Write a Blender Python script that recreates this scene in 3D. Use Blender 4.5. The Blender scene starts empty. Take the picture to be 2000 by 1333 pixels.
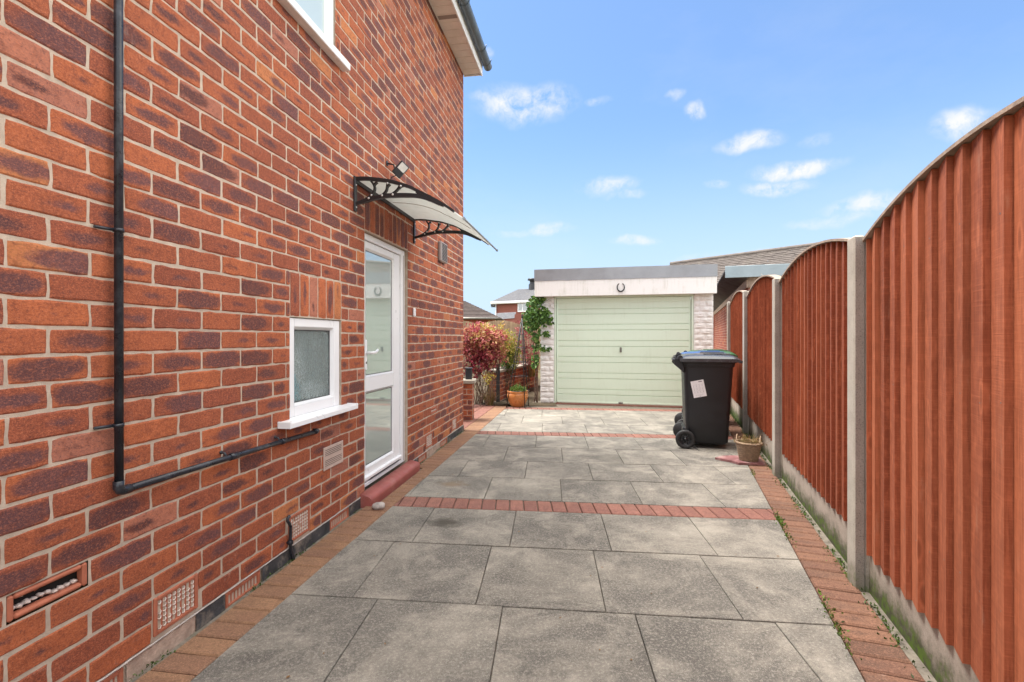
import bpy, math, random
from mathutils import Vector, Matrix, noise
R = random.Random(7)
C = bpy.context.scene.collection
SC = bpy.context.scene
rad = math.radians

# ------------------------------------------------------------------ camera, sky, sun, exposure
CAMH = 1.22
F, CX, HY = 950.0, 1000.0, 660.0
cam_d = bpy.data.cameras.new("camera"); cam = bpy.data.objects.new("camera", cam_d); C.objects.link(cam)
cam.location = (0, 0, CAMH); cam.rotation_euler = (rad(90), 0, 0)
cam_d.sensor_width = 36; cam_d.lens = F / 2000 * 36; cam_d.shift_y = -(666.5 - HY) / 2000
cam_d.clip_start = 0.05; cam_d.clip_end = 2000
SC.camera = cam
SC.view_settings.view_transform = 'Standard'; SC.view_settings.look = 'None'
SC.view_settings.exposure = 1.60; SC.view_settings.gamma = 1
SC.cycles.use_denoising = True
SC.cycles.max_bounces = 8
SC.cycles.transmission_bounces = 8

SUN_EL, SUN_AZ = rad(67), rad(286)      # azimuth measured from +Y clockwise: the veiled sun stands high on the left, over the house
sd = bpy.data.lights.new("sun", 'SUN'); sun = bpy.data.objects.new("sun", sd); C.objects.link(sun)
sd.energy = 2.1; sd.angle = rad(22); sd.color = (1.0, .955, .9)
to_sun = Vector((math.sin(SUN_AZ) * math.cos(SUN_EL), math.cos(SUN_AZ) * math.cos(SUN_EL), math.sin(SUN_EL)))
sun.rotation_euler = to_sun.to_track_quat('Z', 'Y').to_euler()

# ------------------------------------------------------------------ node helper
class G:
    def __init__(s, tree): s.t = tree; s.n = tree.nodes; s.l = tree.links
    def put(s, sock, v):
        if v is None: return
        if isinstance(v, bpy.types.NodeSocket): s.l.new(v, sock)
        elif isinstance(v, bpy.types.Node): s.l.new(v.outputs[0], sock)
        else:
            if sock.type == 'RGBA' and len(v) == 3: v = (*v, 1)
            sock.default_value = v
    def node(s, typ, ins=None, **kw):
        x = s.n.new(typ)
        for k, v in kw.items(): setattr(x, k, v)
        for k, v in (ins or {}).items(): s.put(x.inputs[k], v)
        return x
    def math(s, op, a, b=0.0, c=None, clamp=False):
        x = s.node('ShaderNodeMath', {0: a, 1: b}, operation=op, use_clamp=clamp)
        if c is not None: s.put(x.inputs[2], c)
        return x.outputs[0]
    def vm(s, op, a, b=(0, 0, 0)):
        x = s.node('ShaderNodeVectorMath', {0: a, 1: b}, operation=op)
        return x.outputs[1] if op in ('LENGTH', 'DOT_PRODUCT', 'DISTANCE') else x.outputs[0]
    def mix(s, f, a, b, mode='MIX'):
        x = s.node('ShaderNodeMix', data_type='RGBA', blend_type=mode)
        s.put(x.inputs[0], f); s.put(x.inputs[6], a); s.put(x.inputs[7], b); return x.outputs[2]
    def noise(s, vec, scale, detail=3, rough=.55, dist=0, out=0):
        x = s.node('ShaderNodeTexNoise', {'Vector': vec, 'Scale': scale, 'Detail': detail, 'Roughness': rough, 'Distortion': dist})
        return x.outputs[out]
    def vor(s, vec, scale, feature='F1', out=0, rnd=1.0):
        x = s.node('ShaderNodeTexVoronoi', {'Vector': vec, 'Scale': scale, 'Randomness': rnd}, feature=feature); return x.outputs[out]
    def rng(s, v, a, b, c=0.0, d=1.0, smooth=False):
        x = s.node('ShaderNodeMapRange', {0: v, 1: a, 2: b, 3: c, 4: d}, clamp=True)
        if smooth: x.interpolation_type = 'SMOOTHSTEP'
        return x.outputs[0]
    def scale(s, vec, sc): return s.vm('MULTIPLY', vec, sc)
    def sep(s, v): return s.node('ShaderNodeSeparateXYZ', {0: v}).outputs
    def bump(s, h, strength=.5, dist=.01, nrm=None):
        return s.node('ShaderNodeBump', {'Height': h, 'Strength': strength, 'Distance': dist, 'Normal': nrm}).outputs[0]

# world: physical sky with small clouds placed by direction
W = bpy.data.worlds.new("World"); SC.world = W; W.use_nodes = True
g = G(W.node_tree); g.n.clear()
sky = g.node('ShaderNodeTexSky', sky_type='NISHITA', sun_disc=False, sun_elevation=SUN_EL, sun_rotation=SUN_AZ,
             altitude=0, air_density=1.0, dust_density=.7, ozone_density=2.5)
tc = g.node('ShaderNodeTexCoord'); D0 = tc.outputs['Generated']
skycol = g.mix(1.0, sky.outputs[0], (.74, .93, 1.14), 'MULTIPLY')
skycol = g.mix(.22, skycol, (2.2, 3.1, 4.2))
n1 = g.noise(D0, 9, 4, .6, out=1)
Dw = g.vm('ADD', D0, g.vm('MULTIPLY', g.vm('SUBTRACT', n1, (.5, .5, .5)), (.07, .07, .05)))
clouds = [(1025, 205, 105, 36, 1.0), (960, 192, 50, 14, .5), (1462, 278, 60, 20, .8), (1552, 330, 85, 18, .95), (1517, 366, 70, 17, .95), (1368, 212, 24, 20, .8),
          (1322, 180, 25, 12, .4), (1878, 248, 55, 32, .9), (1695, 402, 90, 22, .75), (1190, 368, 60, 18, .6), (1225, 385, 45, 10, .4),
          (1240, 468, 50, 12, .6), (1075, 450, 48, 14, .6), (1620, 435, 80, 14, .5), (1168, 200, 28, 10, .4), (954, 105, 20, 10, .5),
          (1480, 495, 170, 10, .35), (1395, 368, 22, 10, .5), (1600, 270, 40, 14, .25), (1000, 455, 60, 10, .3),
          (600, 180, 90, 40, .8), (2300, 300, 160, 50, .9), (2500, 120, 140, 60, .9), (2150, 500, 160, 24, .7), (300, 350, 200, 40, .8)]
acc = None
for (cx, cy, w, h, amt) in clouds:
    d = Vector(((cx - CX) / F, 1, (HY - cy) / F)); k = d.length; d /= k
    L_ = g.vm('LENGTH', g.vm('MULTIPLY', g.vm('SUBTRACT', Dw, tuple(d)), (F * k / w, F * k / w, F * k / h)))
    m = g.rng(L_, 1.2, 0.3, 0, min(1, amt * 1.15), True)
    acc = m if acc is None else g.math('MAXIMUM', acc, m)
n2 = g.noise(Dw, 26, 6, .65)
cm = g.math('MULTIPLY', acc, g.rng(n2, .33, .62), clamp=True)
veil = g.math('MULTIPLY', g.rng(g.noise(g.scale(D0, (1, 1, 2.2)), 3.1, 6, .6), .52, .85), .12)
dz = g.sep(D0)[2]
low = g.rng(dz, .42, .02, 0, .88, True)
CLOUD = (4.2, 4.25, 4.35)
col = g.mix(low, skycol, (2.95, 3.65, 4.45))
col = g.mix(g.math('MAXIMUM', cm, veil), col, CLOUD)
# bright fill added to unseen sky above, beside and behind camera to light walls
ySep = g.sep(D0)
fill_sky = g.math('MAXIMUM', g.rng(g.math('ADD', ySep[2], g.math('MULTIPLY', g.math('SUBTRACT', n2, .5), .25)), .62, .86, 0, 1, True), g.rng(g.math('ADD', g.math('ABSOLUTE', ySep[0]), g.math('MULTIPLY', g.math('SUBTRACT', n2, .5), .2)), .76, .92, 0, 1, True))
fill_sky = g.math('MAXIMUM', fill_sky, g.rng(g.math('ADD', ySep[1], g.math('MULTIPLY', g.math('SUBTRACT', n2, .5), .3)), -.05, -.55, 0, .4, True))
col = g.mix(fill_sky, col, (18.5, 17.8, 16.6))
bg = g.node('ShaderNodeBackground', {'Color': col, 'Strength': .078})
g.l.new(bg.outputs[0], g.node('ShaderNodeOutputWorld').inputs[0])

# ------------------------------------------------------------------ mesh builder
ORG = {}
class MB:
    def __init__(s): s.v = []; s.f = []; s.m = []; s.uv = []; s.c = []; s.sm = []
    def face(s, idx, mat=0, uv=None, c=(.5, .5, .5), smooth=False):
        s.f.append(tuple(idx)); s.m.append(mat); s.uv.append(uv or [(0.5, 0.5)] * len(idx)); s.c.append(c); s.sm.append(smooth)
    def vs(s, pts):
        b = len(s.v); s.v.extend([tuple(p) for p in pts]); return b
    def poly(s, pts, mat=0, uv=None, c=(.5, .5, .5)):
        b = s.vs(pts); s.face(range(b, b + len(pts)), mat, uv, c)
    def hexa(s, p, mat=0, c=(.5, .5, .5)):
        """p: 8 points, bottom ring 0-3 counter-clockwise seen from above, top ring 4-7"""
        b = s.vs(p)
        for q in ((3, 2, 1, 0), (4, 5, 6, 7), (0, 1, 5, 4), (1, 2, 6, 5), (2, 3, 7, 6), (3, 0, 4, 7)):
            s.face([b + i for i in q], mat, [(0, 0), (1, 0), (1, 1), (0, 1)], c)
    def box(s, fr, a0, a1, b0, b1, z0, z1, mat=0, c=(.5, .5, .5), bev=0):
        """fr(a,b,z)->world; right-handed in (a,b,z)"""
        if bev <= 0:
            s.hexa([fr(a0, b0, z0), fr(a1, b0, z0), fr(a1, b1, z0), fr(a0, b1, z0), fr(a0, b0, z1), fr(a1, b0, z1), fr(a1, b1, z1), fr(a0, b1, z1)], mat, c)
            return
        e = min(bev, abs(a1 - a0) * .45, abs(b1 - b0) * .45, abs(z1 - z0) * .45)
        X = (a0, a1); Y = (b0, b1); Z = (z0, z1); ids = {}
        for i in (0, 1):
            for j in (0, 1):
                for k in (0, 1):
                    x, y, z = X[i], Y[j], Z[k]; dx = e if i == 0 else -e; dy = e if j == 0 else -e; dzz = e if k == 0 else -e
                    b = s.vs([fr(x, y + dy, z + dzz), fr(x + dx, y, z + dzz), fr(x + dx, y + dy, z)])
                    ids[i, j, k] = (b, b + 1, b + 2)
        def q(lst, flip):
            lst = lst[::-1] if flip else lst
            s.face(lst, mat, [(0, 0), (1, 0), (1, 1), (0, 1)][:len(lst)], c)
        I = ids
        for i in (0, 1): q([I[i, 0, 0][0], I[i, 1, 0][0], I[i, 1, 1][0], I[i, 0, 1][0]], i == 0)
        for j in (0, 1): q([I[0, j, 0][1], I[1, j, 0][1], I[1, j, 1][1], I[0, j, 1][1]], j == 1)
        for k in (0, 1): q([I[0, 0, k][2], I[1, 0, k][2], I[1, 1, k][2], I[0, 1, k][2]], k == 0)
        for i in (0, 1):
            for j in (0, 1): q([I[i, j, 0][0], I[i, j, 0][1], I[i, j, 1][1], I[i, j, 1][0]], (i == j))
        for i in (0, 1):
            for k in (0, 1): q([I[i, 0, k][0], I[i, 1, k][0], I[i, 1, k][2], I[i, 0, k][2]], (i == k))
        for j in (0, 1):
            for k in (0, 1): q([I[0, j, k][1], I[0, j, k][2], I[1, j, k][2], I[1, j, k][1]], (j == k))
        for i in (0, 1):
            for j in (0, 1):
                for k in (0, 1): q([I[i, j, k][0], I[i, j, k][1], I[i, j, k][2]], (i + j + k) % 2 == 0)
    def tube(s, path, r, seg=8, mat=0, c=(.5, .5, .5), caps=True):
        path = [Vector(p) for p in path]; rs = r if isinstance(r, (list, tuple)) else [r] * len(path)
        n = len(path); rings = []; prev = None
        for i, p in enumerate(path):
            t = (path[min(i + 1, n - 1)] - path[max(i - 1, 0)]).normalized()
            if prev is None:
                u = t.orthogonal().normalized()
            else:
                u = (prev - t * prev.dot(t)); u = u.normalized() if u.length > 1e-6 else t.orthogonal().normalized()
            prev = u; w = t.cross(u)
            rings.append(s.vs([p + (u * math.cos(2 * math.pi * k / seg) + w * math.sin(2 * math.pi * k / seg)) * rs[i] for k in range(seg)]))
        for a, b in zip(rings, rings[1:]):
            for k in range(seg):
                k2 = (k + 1) % seg; s.face((a + k, a + k2, b + k2, b + k), mat, None, c, True)
        if caps:
            s.face([rings[0] + k for k in range(seg)][::-1], mat, None, c); s.face([rings[-1] + k for k in range(seg)], mat, None, c)
    def lathe(s, o, prof, seg=20, mat=0, c=(.5, .5, .5), ax=None):
        """prof list of (r,z); axis = ax (unit) default up"""
        o = Vector(o); A = Vector(ax or (0, 0, 1)); u = A.orthogonal().normalized(); w = A.cross(u); rings = []
        for r, z in prof:
            rings.append(s.vs([o + A * z + (u * math.cos(2 * math.pi * k / seg) + w * math.sin(2 * math.pi * k / seg)) * max(r, 1e-5) for k in range(seg)]))
        for a, b in zip(rings, rings[1:]):
            for k in range(seg):
                k2 = (k + 1) % seg; s.face((a + k, a + k2, b + k2, b + k), mat, None, c, True)
    def grid(s, fn, nu, nv, mat=0, c=(.5, .5, .5), smooth=True, flip=False):
        b = s.vs([fn(i / nu, j / nv) for j in range(nv + 1) for i in range(nu + 1)])
        for j in range(nv):
            for i in range(nu):
                q = [b + j * (nu + 1) + i, b + j * (nu + 1) + i + 1, b + (j + 1) * (nu + 1) + i + 1, b + (j + 1) * (nu + 1) + i]
                u = [(i / nu, j / nv), ((i + 1) / nu, j / nv), ((i + 1) / nu, (j + 1) / nv), (i / nu, (j + 1) / nv)]
                if flip: q.reverse(); u.reverse()
                s.face(q, mat, u, c, smooth)
    def leaf(s, p, d, n, L, w, mat=0, c=(.5, .5, .5)):
        p = Vector(p); d = Vector(d).normalized(); n = Vector(n); n = (n - d * n.dot(d)).normalized(); sd_ = d.cross(n)
        fold = n * (w * .35)
        b = s.vs([p, p + d * L * .45 + sd_ * w - fold * 0, p + d * L - n * L * .15, p + d * L * .45 - sd_ * w, p + d * L * .5 - fold])
        s.face((b, b + 1, b + 4), mat, None, c); s.face((b + 1, b + 2, b + 4), mat, None, c)
        s.face((b + 2, b + 3, b + 4), mat, None, c); s.face((b + 3, b, b + 4), mat, None, c)
    def build(s, name, mats, parent=None):
        me = bpy.data.meshes.new(name); org = ORG.get(parent.name, Vector((0, 0, 0))) if parent else Vector((0, 0, 0))
        me.from_pydata([(p[0] - org[0], p[1] - org[1], p[2] - org[2]) for p in s.v], [], s.f)
        mats = mats if isinstance(mats, (list, tuple)) else [mats]
        for m in mats: me.materials.append(m)
        me.polygons.foreach_set('material_index', s.m); me.polygons.foreach_set('use_smooth', s.sm)
        ul = me.uv_layers.new(name='UVMap'); ul.data.foreach_set('uv', [x for f in s.uv for p in f for x in p])
        ca = me.color_attributes.new('rnd', 'FLOAT_COLOR', 'CORNER')
        ca.data.foreach_set('color', [x for f, c in zip(s.f, s.c) for _ in f for x in (*c, 1.0)])
        me.update()
        o = bpy.data.objects.new(name, me); C.objects.link(o)
        if parent: o.parent = parent
        ORG[o.name] = org
        return o

def tag(o, label=None, cat=None, group=None, kind=None):
    if label: o['label'] = label
    if cat: o['category'] = cat
    if group: o['group'] = group
    if kind: o['kind'] = kind
    return o
def thing(name, label, cat, loc=(0, 0, 0), group=None):
    o = bpy.data.objects.new(name, None); C.objects.link(o); o.location = loc; o.empty_display_size = .1
    ORG[o.name] = Vector(loc); return tag(o, label, cat, group)
def one(mb, name, mats, label, cat, group=None, kind=None):
    """a thing made of one mesh: its origin goes to its base"""
    xs = [p[0] for p in mb.v]; ys = [p[1] for p in mb.v]; zs = [p[2] for p in mb.v]
    q = Vector((sum(xs) / len(xs), sum(ys) / len(ys), min(zs)))
    mb.v = [(p[0] - q[0], p[1] - q[1], p[2] - q[2]) for p in mb.v]
    me_o = mb.build(name, mats); me_o.location = q; ORG[me_o.name] = q
    return tag(me_o, label, cat, group, kind)
def copy_tree(o, parent=None):
    c = o.copy(); C.objects.link(c)
    if parent: c.parent = parent
    for ch in list(o.children): copy_tree(ch, c)
    return c

# ------------------------------------------------------------------ materials
def mat(name):
    m = bpy.data.materials.new(name); m.use_nodes = True; g = G(m.node_tree); g.n.clear()
    out = g.node('ShaderNodeOutputMaterial'); b = g.node('ShaderNodeBsdfPrincipled'); g.l.new(b.outputs[0], out.inputs[0])
    return m, g, b, out
def objc(g): return g.node('ShaderNodeTexCoord').outputs['Object']
def rnd(g):
    a = g.node('ShaderNodeVertexColor', layer_name='rnd'); return g.sep(a.outputs[0])
def simple(name, colr, rough=.5, metal=0, var=.12, scale=14, bump=.15, bscale=60, spec=.5, tint=None, tamt=.5):
    m, g, b, o = mat(name); P = objc(g)
    n = g.noise(P, scale, 5, .6)
    c = g.mix(g.rng(n, .3, .7), tuple(x * (1 - var) for x in colr), tuple(min(1, x * (1 + var)) for x in colr))
    if tint: c = g.mix(g.math('MULTIPLY', g.rng(g.noise(P, scale * .45, 6, .7), .5, .72), tamt), c, tint)
    g.put(b.inputs['Base Color'], c); b.inputs['Metallic'].default_value = metal
    g.put(b.inputs['Roughness'], g.rng(g.noise(P, scale * 2, 3), .3, .7, max(0, rough - .08), min(1, rough + .08)))
    b.inputs['Specular IOR Level'].default_value = spec
    if bump: g.put(b.inputs['Normal'], g.bump(g.noise(P, bscale, 4), bump, .004))
    return m

def brick_mat(name, c_or=(.48, .130, .044), c_red=(.265, .068, .036), c_dk=(.062, .030, .034), grain=1.0, dark=1.0, pink=.25, accent=1.0):
    m, g, b, o = mat(name); P = objc(g); r = rnd(g)
    uv = g.node('ShaderNodeUVMap', uv_map='UVMap').outputs[0]; u, v = g.sep(uv)[:2]
    off = g.node('ShaderNodeCombineXYZ', {0: g.math('MULTIPLY', r[0], 37.0), 1: g.math('MULTIPLY', r[1], 53.0), 2: 0.0}).outputs[0]
    base = g.mix(g.rng(r[0], .1, .95), c_red, c_or)
    base = g.mix(g.rng(g.noise(g.vm('ADD', P, off), 9, 4, .6), .35, .7, 0, .5), base, tuple(x * .62 for x in c_red))
    base = g.mix(g.math('MULTIPLY', g.math('GREATER_THAN', r[2], .955), .55 * accent), base, (.66, .27, .09))
    base = g.mix(g.math('MULTIPLY', g.math('LESS_THAN', r[2], .05), .5 * accent), base, (.48, .23, .17))
    # kiln flash: dark core of the face, its reach differs from brick to brick
    wv = g.noise(g.vm('ADD', g.scale(uv, (3.2, 1.4, 1)), off), 1.3, 4, .6)
    du = g.math('MULTIPLY', g.math('SUBTRACT', u, g.math('ADD', .5, g.math('MULTIPLY', g.math('SUBTRACT', r[2], .5), .5))), 2.1)
    dv = g.math('MULTIPLY', g.math('SUBTRACT', v, .48), 2.5)
    rr = g.math('SQRT', g.math('ADD', g.math('MULTIPLY', du, du), g.math('MULTIPLY', dv, dv)))
    rr = g.math('ADD', rr, g.math('MULTIPLY', g.math('SUBTRACT', wv, .5), 1.3))
    size = g.rng(r[1], .05, 1.0, -.10, 1.25)
    fl = g.rng(g.math('SUBTRACT', size, rr), -.26, .30, 0, .95 * dark, True)
    base = g.mix(fl, base, g.mix(r[2], c_dk, tuple(x * 1.9 for x in c_dk)))
    # sanded / dragged grain
    g1 = g.noise(g.scale(P, (1, 1, 1.6)), 260, 3, .7); g2 = g.noise(P, 120, 4, .65)
    lite = g.mix(pink, tuple(x * 1.25 for x in c_or), (.66, .34, .25))
    base = g.mix(g.math('MULTIPLY', g.math('MULTIPLY', g.rng(g1, .48, .66), .6 * grain), g.math('SUBTRACT', 1.0, g.math('MULTIPLY', fl, .6))), base, lite)
    base = g.mix(g.math('MULTIPLY', g.rng(g2, .54, .70), .5 * grain), base, c_dk)
    base = g.mix(g.math('MULTIPLY', g.rng(g.noise(g.vm('ADD', P, off), 34, 5, .7), .50, .66), .45 * grain), base, tuple(x * .6 for x in c_red))
    base = g.mix(g.math('MULTIPLY', g.rng(g.noise(P, .9, 5, .7), .45, .7), .30), base, tuple(x * .5 for x in c_red))
    sp = g.noise(g.scale(P, (1, 1, 1.8)), 105, 4, .8)
    base = g.mix(g.math('MULTIPLY', g.rng(sp, .53, .64), .42 * grain), base, lite)
    base = g.mix(g.math('MULTIPLY', g.rng(sp, .46, .36), .5 * grain), base, c_dk)
    # lime bloom in a few places
    base = g.mix(g.math('MULTIPLY', g.rng(g.noise(P, 5.5, 8, .8), .62, .78), .5), base, (.58, .44, .36))
    g.put(b.inputs['Base Color'], base); b.inputs['Roughness'].default_value = .82; b.inputs['Specular IOR Level'].default_value = .3
    h = g.math('ADD', g.math('MULTIPLY', g1, .5), g2)
    g.put(b.inputs['Normal'], g.bump(h, .55, .0035))
    return m
M = {}
M['brick'] = brick_mat('wall_brick')
M['mortar'] = simple('mortar', (.49, .40, .315), .95, 0, .18, 22, .6, 240, .1, tint=(.50, .37, .29), tamt=.4)
M['paver_tan'] = brick_mat('paver_tan', (.30, .175, .095), (.215, .12, .075), (.13, .07, .045), 1.0, .5, .35, 0)
M['paver_red'] = brick_mat('paver_red', (.27, .125, .095), (.20, .088, .070), (.11, .055, .045), 1.0, .4, .45, 0)
M['paver_brown'] = brick_mat('paver_brown', (.22, .115, .07), (.155, .078, .052), (.075, .045, .032), 1.0, .7, .3, 0)
M['far_brick'] = brick_mat('far_brick', (.42, .13, .07), (.33, .09, .055), (.12, .05, .045), .5, .7, .2)

def slab_mat():
    m, g, b, o = mat('concrete_slab'); P = objc(g); r = rnd(g)
    base = g.mix(r[0], (.090, .084, .075), (.128, .119, .103))
    off = g.node('ShaderNodeCombineXYZ', {0: g.math('MULTIPLY', r[1], 20.0), 1: g.math('MULTIPLY', r[2], 20.0), 2: 0.0}).outputs[0]
    Q = g.vm('ADD', P, off)
    big = g.noise(Q, 2.6, 8, .74, .5)
    base = g.mix(g.math('MULTIPLY', g.rng(big, .46, .62), .60), base, (.36, .33, .275))
    sw = g.noise(g.scale(Q, (1.0, 2.2, 1)), 2.2, 8, .7, 1.2)
    base = g.mix(g.math('MULTIPLY', g.rng(sw, .54, .68), .40), base, (.40, .365, .30))
    base = g.mix(g.math('MULTIPLY', g.rng(g.noise(Q, 4.5, 5, .7), .50, .66), .6), base, (.075, .068, .060))
    base = g.mix(g.math('MULTIPLY', g.rng(g.noise(P, 1.1, 8, .72, .8), .48, .64), .5), base, (.36, .33, .275))
    base = g.mix(g.math('MULTIPLY', g.rng(g.noise(g.vm('ADD', P, (7, 3, 1)), 1.7, 8, .72, .5), .50, .66), .5), base, (.07, .065, .058))
    mid = g.noise(P, 80, 6, .8)
    base = g.mix(g.math('MULTIPLY', g.rng(mid, .50, .62), .5), base, (.42, .395, .34))
    fine = g.noise(P, 420, 3, .75)
    base = g.mix(g.math('MULTIPLY', g.rng(fine, .42, .30), .65), base, (.055, .05, .045))
    base = g.mix(g.math('MULTIPLY', g.rng(fine, .56, .66), .6), base, (.60, .56, .49))
    # two oily stains
    for (x, y, rx, ry, cc, a) in ((-.43, 3.22, .16, .10, (.05, .045, .035), .85), (-.50, 4.05, .13, .12, (.16, .10, .05), .6), (1.0, 4.9, .2, .3, (.07, .065, .055), .35)):
        d = g.vm('LENGTH', g.vm('MULTIPLY', g.vm('SUBTRACT', g.vm('ADD', P, g.vm('MULTIPLY', g.vm('SUBTRACT', g.noise(P, 7, 4, .6, out=1), (.5, .5, .5)), (.25, .25, 0))), (x, y, 0)), (1 / rx, 1 / ry, 0)))
        base = g.mix(g.rng(d, 1.1, .1, 0, a, True), base, cc)
    # damp / algae near the edges of the yard
    g.put(b.inputs['Base Color'], base); b.inputs['Roughness'].default_value = .88; b.inputs['Specular IOR Level'].default_value = .3
    g.put(b.inputs['Normal'], g.bump(g.math('ADD', g.math('MULTIPLY', fine, .6), mid), .45, .004))
    return m
M['slab'] = slab_mat()
M['soil'] = simple('soil', (.085, .065, .045), .97, 0, .4, 40, .9, 90, .1, tint=(.05, .07, .02), tamt=.5)
M['joint'] = simple('joint_sand', (.19, .165, .135), .97, 0, .35, 30, .5, 120, .1, tint=(.06, .09, .025), tamt=.5)
M['earth'] = simple('earth', (.12, .105, .06), .97, 0, .3, 3, .6, 40, .1, tint=(.06, .09, .03), tamt=.8)

def wood_mat(name, c1, c2, weather=.12):
    m, g, b, o = mat(name); P = objc(g); r = rnd(g)
    off = g.node('ShaderNodeCombineXYZ', {0: g.math('MULTIPLY', r[0], 11.0), 1: g.math('MULTIPLY', r[1], 7.0), 2: g.math('MULTIPLY', r[2], 9.0)}).outputs[0]
    Q = g.vm('ADD', P, off)
    gr = g.noise(g.scale(Q, (30, 30, 1.6)), 3.0, 5, .65, .6)
    base = g.mix(g.rng(r[0], 0, 1), c1, c2)
    base = g.mix(g.rng(r[1], .55, 1.0, 0, .5), base, tuple(x * .62 for x in c1))
    base = g.mix(g.math('MULTIPLY', g.rng(g.noise(g.scale(Q, (14, 14, 9)), 2.0, 5, .7), .48, .66), .4), base, tuple(min(1, x * 1.35) for x in c2))
    base = g.mix(g.rng(gr, .45, .66, 0, .45), base, tuple(x * .55 for x in c1))
    saw = g.noise(g.scale(Q, (3, 3, 160)), 1.5, 2, .5)
    base = g.mix(g.math('MULTIPLY', g.rng(saw, .5, .8), .25), base, tuple(min(1, x * 1.6) for x in c2))
    # knots
    kd = g.vor(g.scale(Q, (9, 9, 3.0)), 1.0)
    kn = g.rng(kd, .15, .07, 0, .9, True)
    base = g.mix(kn, base, tuple(x * .32 for x in c1))
    ring = g.math('MULTIPLY', g.rng(kd, .20, .14, 0, 1, True), .35)
    base = g.mix(ring, base, tuple(min(1, x * 1.5) for x in c2))
    base = g.mix(g.math('MULTIPLY', g.rng(g.noise(g.scale(Q, (10, 10, 1.8)), 2.2, 6, .7), .60, .74), weather * 3), base, (.52, .30, .20))
    base = g.mix(g.math('MULTIPLY', g.rng(g.noise(P, 1.6, 4, .6), .48, .75), .35), base, tuple(x * .6 for x in c1))
    g.put(b.inputs['Base Color'], base); b.inputs['Roughness'].default_value = .72; b.inputs['Specular IOR Level'].default_value = .25
    g.put(b.inputs['Normal'], g.bump(g.math('ADD', gr, g.math('MULTIPLY', saw, .5)), .45, .003))
    return m
M['fence_wood'] = wood_mat('stained_fence_wood', (.235, .055, .025), (.42, .132, .062))
M['old_wood'] = wood_mat('weathered_wood', (.34, .24, .15), (.45, .33, .21), .2)
M['cap_wood'] = simple('grey_capping_wood', (.33, .25, .19), .85, 0, .25, 30, .4, 90)

def concrete_mat(name, c, moss=.0, agg=.5):
    m, g, b, o = mat(name); P = objc(g)
    n = g.noise(P, 7, 6, .65); f = g.noise(P, 210, 3, .7)
    base = g.mix(g.rng(n, .35, .7), c, tuple(x * .78 for x in c))
    base = g.mix(g.math('MULTIPLY', g.rng(f, .44, .34), agg), base, tuple(x * .28 for x in c))
    base = g.mix(g.math('MULTIPLY', g.rng(f, .56, .68), agg * .5), base, tuple(min(1, x * 1.5) for x in c))
    if moss:
        geo = g.node('ShaderNodeNewGeometry').outputs['Position']; z = g.sep(geo)[2]
        e = g.math('ADD', z, g.math('MULTIPLY', g.math('SUBTRACT', g.noise(P, 11, 5, .7), .5), .26))
        base = g.mix(g.rng(e, .15, .0, 0, moss, True), base, (.055, .060, .030))
        base = g.mix(g.math('MULTIPLY', g.rng(e, .10, -.02, 0, moss, True), g.rng(g.noise(P, 30, 4), .45, .6)), base, (.09, .15, .02))
    g.put(b.inputs['Base Color'], base); b.inputs['Roughness'].default_value = .93; b.inputs['Specular IOR Level'].default_value = .2
    g.put(b.inputs['Normal'], g.bump(f, .4, .003)); return m
M['concrete'] = concrete_mat('post_concrete', (.46, .42, .36), .5, .45)
M['gravel_board'] = concrete_mat('gravel_board_concrete', (.40, .345, .29), .95, .4)
M['aggregate'] = concrete_mat('exposed_aggregate', (.30, .27, .24), .3, .85)
M['coping'] = concrete_mat('coping_concrete', (.38, .34, .28), .0, .4)
M['upvc'] = simple('white_upvc', (.80, .81, .82), .35, 0, .01, 6, 0, 30, .4, tint=(.66, .64, .60), tamt=.12)
M['upvc_old'] = simple('aged_white_upvc', (.74, .70, .66), .4, 0, .06, 9, .05, 30, tint=(.5, .44, .38), tamt=.35)
M['seal'] = simple('dark_gasket', (.03, .03, .035), .5, 0, .1)
M['gutter'] = simple('grey_gutter', (.075, .10, .125), .38, 0, .25, 9, .1, 40, tint=(.16, .18, .19), tamt=.6)
M['black_pipe'] = simple('black_pipe_plastic', (.016, .019, .026), .32, 0, .4, 16, .25, 60, tint=(.13, .14, .16), tamt=.5)
M['black_metal'] = simple('black_iron', (.012, .012, .014), .4, .0, .3)
M['dpc'] = simple('bitumen_damp_course', (.055, .055, .058), .85, 0, .4, 16, .8, 60, .3, tint=(.30, .25, .20), tamt=.95)
M['render'] = simple('crumbly_render', (.45, .34, .27), .95, 0, .25, 25, .9, 60, .1, tint=(.25, .17, .13), tamt=.7)
M['terracotta'] = simple('terracotta', (.38, .12, .065), .8, 0, .2, 20, .3, 120)
M['hole'] = simple('cavity', (.012, .010, .009), .95, 0, .1)
M['white_bits'] = simple('white_filler', (.62, .52, .46), .9, 0, .2, 40, .5, 90)
M['step'] = simple('red_step_paint', (.31, .085, .070), .6, 0, .14, 12, .3, 120, tint=(.42, .19, .16), tamt=.7)
M['beige_plastic'] = simple('beige_plastic', (.50, .38, .32), .55, 0, .1)
M['brown_plastic'] = simple('grey_brown_plastic', (.28, .24, .22), .5, 0, .1)
M['white_block'] = simple('white_painted_stone', (.74, .73, .73), .8, 0, .06, 12, .5, 60, .2, tint=(.42, .42, .38), tamt=.4)
M['white_board'] = simple('white_painted_board', (.76, .75, .77), .6, 0, .04, 5, .1, 30, tint=(.52, .50, .44), tamt=.5)
M['flashing'] = simple('grey_metal_flashing', (.30, .31, .33), .45, .35, .12, 3, .12, 18, tint=(.20, .20, .20), tamt=.5)
M['mint'] = simple('mint_green_paint', (.56, .68, .52), .42, 0, .05, 4, .06, 20, tint=(.62, .66, .55), tamt=.5)
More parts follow.
